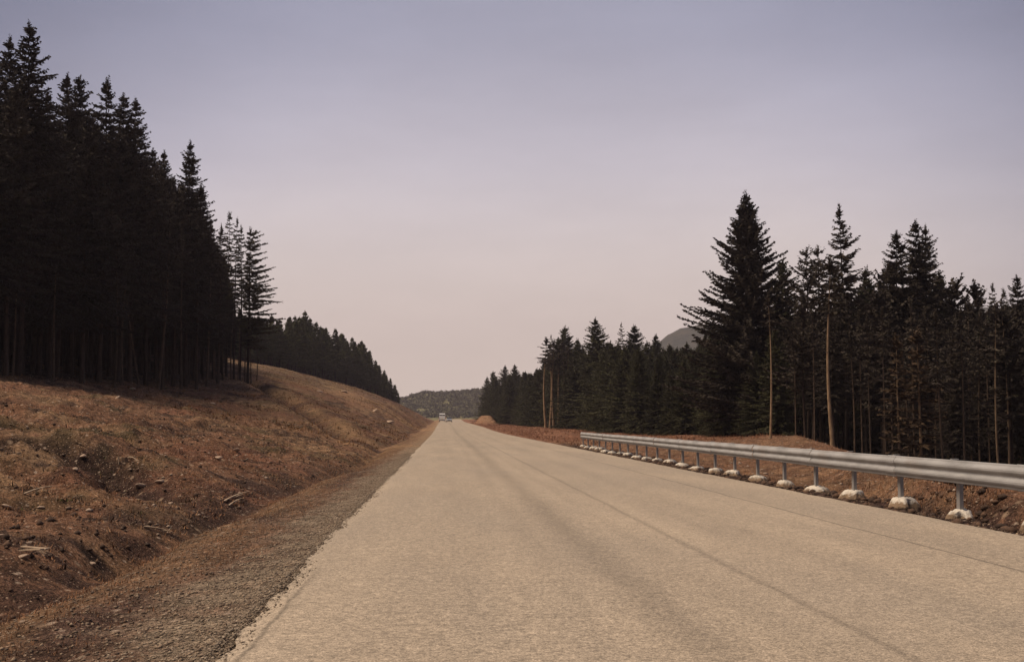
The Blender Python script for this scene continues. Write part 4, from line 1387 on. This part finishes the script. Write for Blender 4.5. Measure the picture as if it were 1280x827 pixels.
# ------------------------------------------------------------------ vehicles far down the road
def paint(name, col, rough=.35):
    return simple(name, col, .06, 2, rough, .5)
M_white = paint('white_paint', (.86, .85, .82)); M_silver = paint('silver_paint', (.26, .26, .27))
M_glass = simple('dark_window_glass', (.02, .022, .025), .1, 2, .08, .6)
M_tyre = simple('tyre_rubber', (.02, .02, .02), .2, 4, .85); M_rim = simple('wheel_rim', (.35, .35, .35), .1, 4, .4, .5, .6)
M_red = simple('red_lamp_lens', (.45, .03, .02), .1, 3, .25, .5); M_black = simple('black_plastic', (.03, .03, .03), .2, 4, .6)
M_clear = simple('clear_lamp_lens', (.75, .74, .70), .05, 3, .15, .6); M_plate = simple('number_plate_yellow', (.65, .50, .10), .05, 3, .5)
def hull(name, prof_, w, top_in, mat, parent, bevel=.05, zsplit=None):
    """side profile (y, z) extruded across the width; the upper part leans in"""
    bm = bmesh.new()
    zs_ = [p_[1] for p_ in prof_]; zm = zsplit if zsplit else (min(zs_) + max(zs_)) / 2; zt = max(zs_)
    L_ = []
    for sx in (-1, 1):
        L_.append([bm.verts.new((sx * (w / 2 - top_in * max(0, (z_ - zm) / (zt - zm))), y_, z_)) for y_, z_ in prof_])
    n_ = len(prof_)
    bm.faces.new(L_[0]); bm.faces.new(L_[1][::-1])
    for i in range(n_):
        bm.faces.new((L_[0][i], L_[1][i], L_[1][(i + 1) % n_], L_[0][(i + 1) % n_]))
    bmesh.ops.recalc_face_normals(bm, faces=bm.faces)
    bmesh.ops.bevel(bm, geom=list(bm.edges), offset=bevel, segments=2, affect='EDGES', profile=.6)
    return link(name, bm_mesh(name, bm), mat, parent)
def boxpart(name, c_, s_, mat, parent, bev=.01):
    bm = bmesh.new(); bm_box(bm, c_, s_, None, bev)
    return link(name, bm_mesh(name, bm), mat, parent)
def wheels(parent, xs_, ys_, r):
    bm = bmesh.new(); bm_cyl(bm, (0, 0, 0), r, .20, 'X', 24); es = [e_ for e_ in bm.edges if e_.is_boundary or len(e_.link_faces) == 2 and e_.calc_face_angle(0) > 1]
    bmesh.ops.bevel(bm, geom=es, offset=.03, segments=2, affect='EDGES')
    tm = bm_mesh('tyre', bm, True)
    bm = bmesh.new(); bm_cyl(bm, (0, 0, 0), r * .6, .215, 'X', 16); rm_ = bm_mesh('rim', bm)
    for xx in xs_:
        for yy in ys_:
            w_ = bpy.data.objects.new('wheel', None); C.objects.link(w_); w_.parent = parent; w_.location = (xx, yy, r)
            link('tyre', tm, M_tyre, w_); link('rim', rm_, M_rim, w_)
vy = 352.0
vx = ray(552.8, 520).x * vy
van = thing('white_van', 'white high-roofed van seen from behind, driving away far down the road', 'van', (vx, vy, float(road_z(vy)) + .02))
hull('body', [(-2.6, .35), (-2.66, 1.0), (-2.58, 2.45), (-2.4, 2.55), (1.0, 2.55), (1.5, 2.35), (2.1, 1.45), (2.75, 1.2), (2.8, .4)], 2.02, .16, M_white, van, .08, 1.0)
boxpart('rear_window', (-.44, -2.625, 2.05), (.76, .03, .32), M_glass, van, .008)
boxpart('rear_window', (.44, -2.625, 2.05), (.76, .03, .32), M_glass, van, .008)
boxpart('rear_bumper', (0, -2.70, .46), (1.96, .16, .16), M_black, van, .03)
boxpart('tail_lamp', (-.90, -2.66, 1.15), (.14, .06, .38), M_red, van, .01)
boxpart('tail_lamp', (.90, -2.66, 1.15), (.14, .06, .38), M_red, van, .01)
boxpart('number_plate', (0, -2.70, .80), (.52, .03, .11), M_plate, van, .003)
boxpart('door_mirror', (-1.16, 1.6, 1.5), (.2, .1, .28), M_black, van, .02)
boxpart('door_mirror', (1.16, 1.6, 1.5), (.2, .1, .28), M_black, van, .02)
bm = bmesh.new()
bm_box(bm, (-1.0, .9, 1.75), (.02, 1.0, .5)); bm_box(bm, (1.0, .9, 1.75), (.02, 1.0, .5))
link('side_window', bm_mesh('side_window', bm), M_glass, van)
boxpart('windscreen', (0, 1.86, 1.88), (1.6, .06, .72), M_glass, van).rotation_euler = (0, 0, 0)
wheels(van, (-.88, .88), (-1.6, 1.9), .34)
cy_ = 338.0
cx_ = ray(560.4, 524).x * cy_
car = thing('silver_car', 'small silver grey car coming the other way beside the white van', 'car', (cx_ + .25, cy_, float(road_z(cy_)) + .02), math.pi)
hull('body', [(-2.1, .28), (-2.12, .75), (-2.0, .92), (-.9, .95), (1.0, .93), (1.9, .78), (2.1, .60), (2.1, .28)], 1.72, .06, M_silver, car, .05, .5)
hull('cabin', [(-1.75, .90), (-1.25, 1.36), (.15, 1.40), (.98, .90)], 1.56, .20, M_glass, car, .03, .9)
hull('roof', [(-1.28, 1.36), (-1.1, 1.42), (.10, 1.44), (.2, 1.385)], 1.22, .04, M_silver, car, .01, 1.37)
boxpart('headlight', (-.62, 2.10, .64), (.30, .06, .14), M_clear, car, .01)
boxpart('headlight', (.62, 2.10, .64), (.30, .06, .14), M_clear, car, .01)
boxpart('grille', (0, 2.11, .62), (.80, .05, .12), M_black, car, .01)
boxpart('bumper', (0, 2.14, .40), (1.68, .14, .17), M_black, car, .03)
boxpart('door_mirror', (-.92, .62, .98), (.16, .09, .12), M_black, car, .02)
boxpart('door_mirror', (.92, .62, .98), (.16, .09, .12), M_black, car, .02)
wheels(car, (-.76, .76), (-1.3, 1.3), .30)

# ------------------------------------------------------------------ air
bm = bmesh.new()
bm_box(bm, (0, 1020, 91), (3100, 2400, 206))
mh = bpy.data.materials.new('haze_air'); mh.use_nodes = True
t = mh.node_tree; t.nodes.clear()
o_ = t.nodes.new('ShaderNodeOutputMaterial'); pv = t.nodes.new('ShaderNodeVolumePrincipled')
pv.inputs['Color'].default_value = (.84, .74, .86, 1)
pv.inputs['Density'].default_value = .00020
pv.inputs['Anisotropy'].default_value = .2
t.links.new(pv.outputs[0], o_.inputs['Volume'])
link('haze', bm_mesh('haze', bm), mh, kind='stuff', label='thin haze between the road and the far hills', category='haze')
print('trees', N_TREES, 'terrain', len(GX.ravel()))
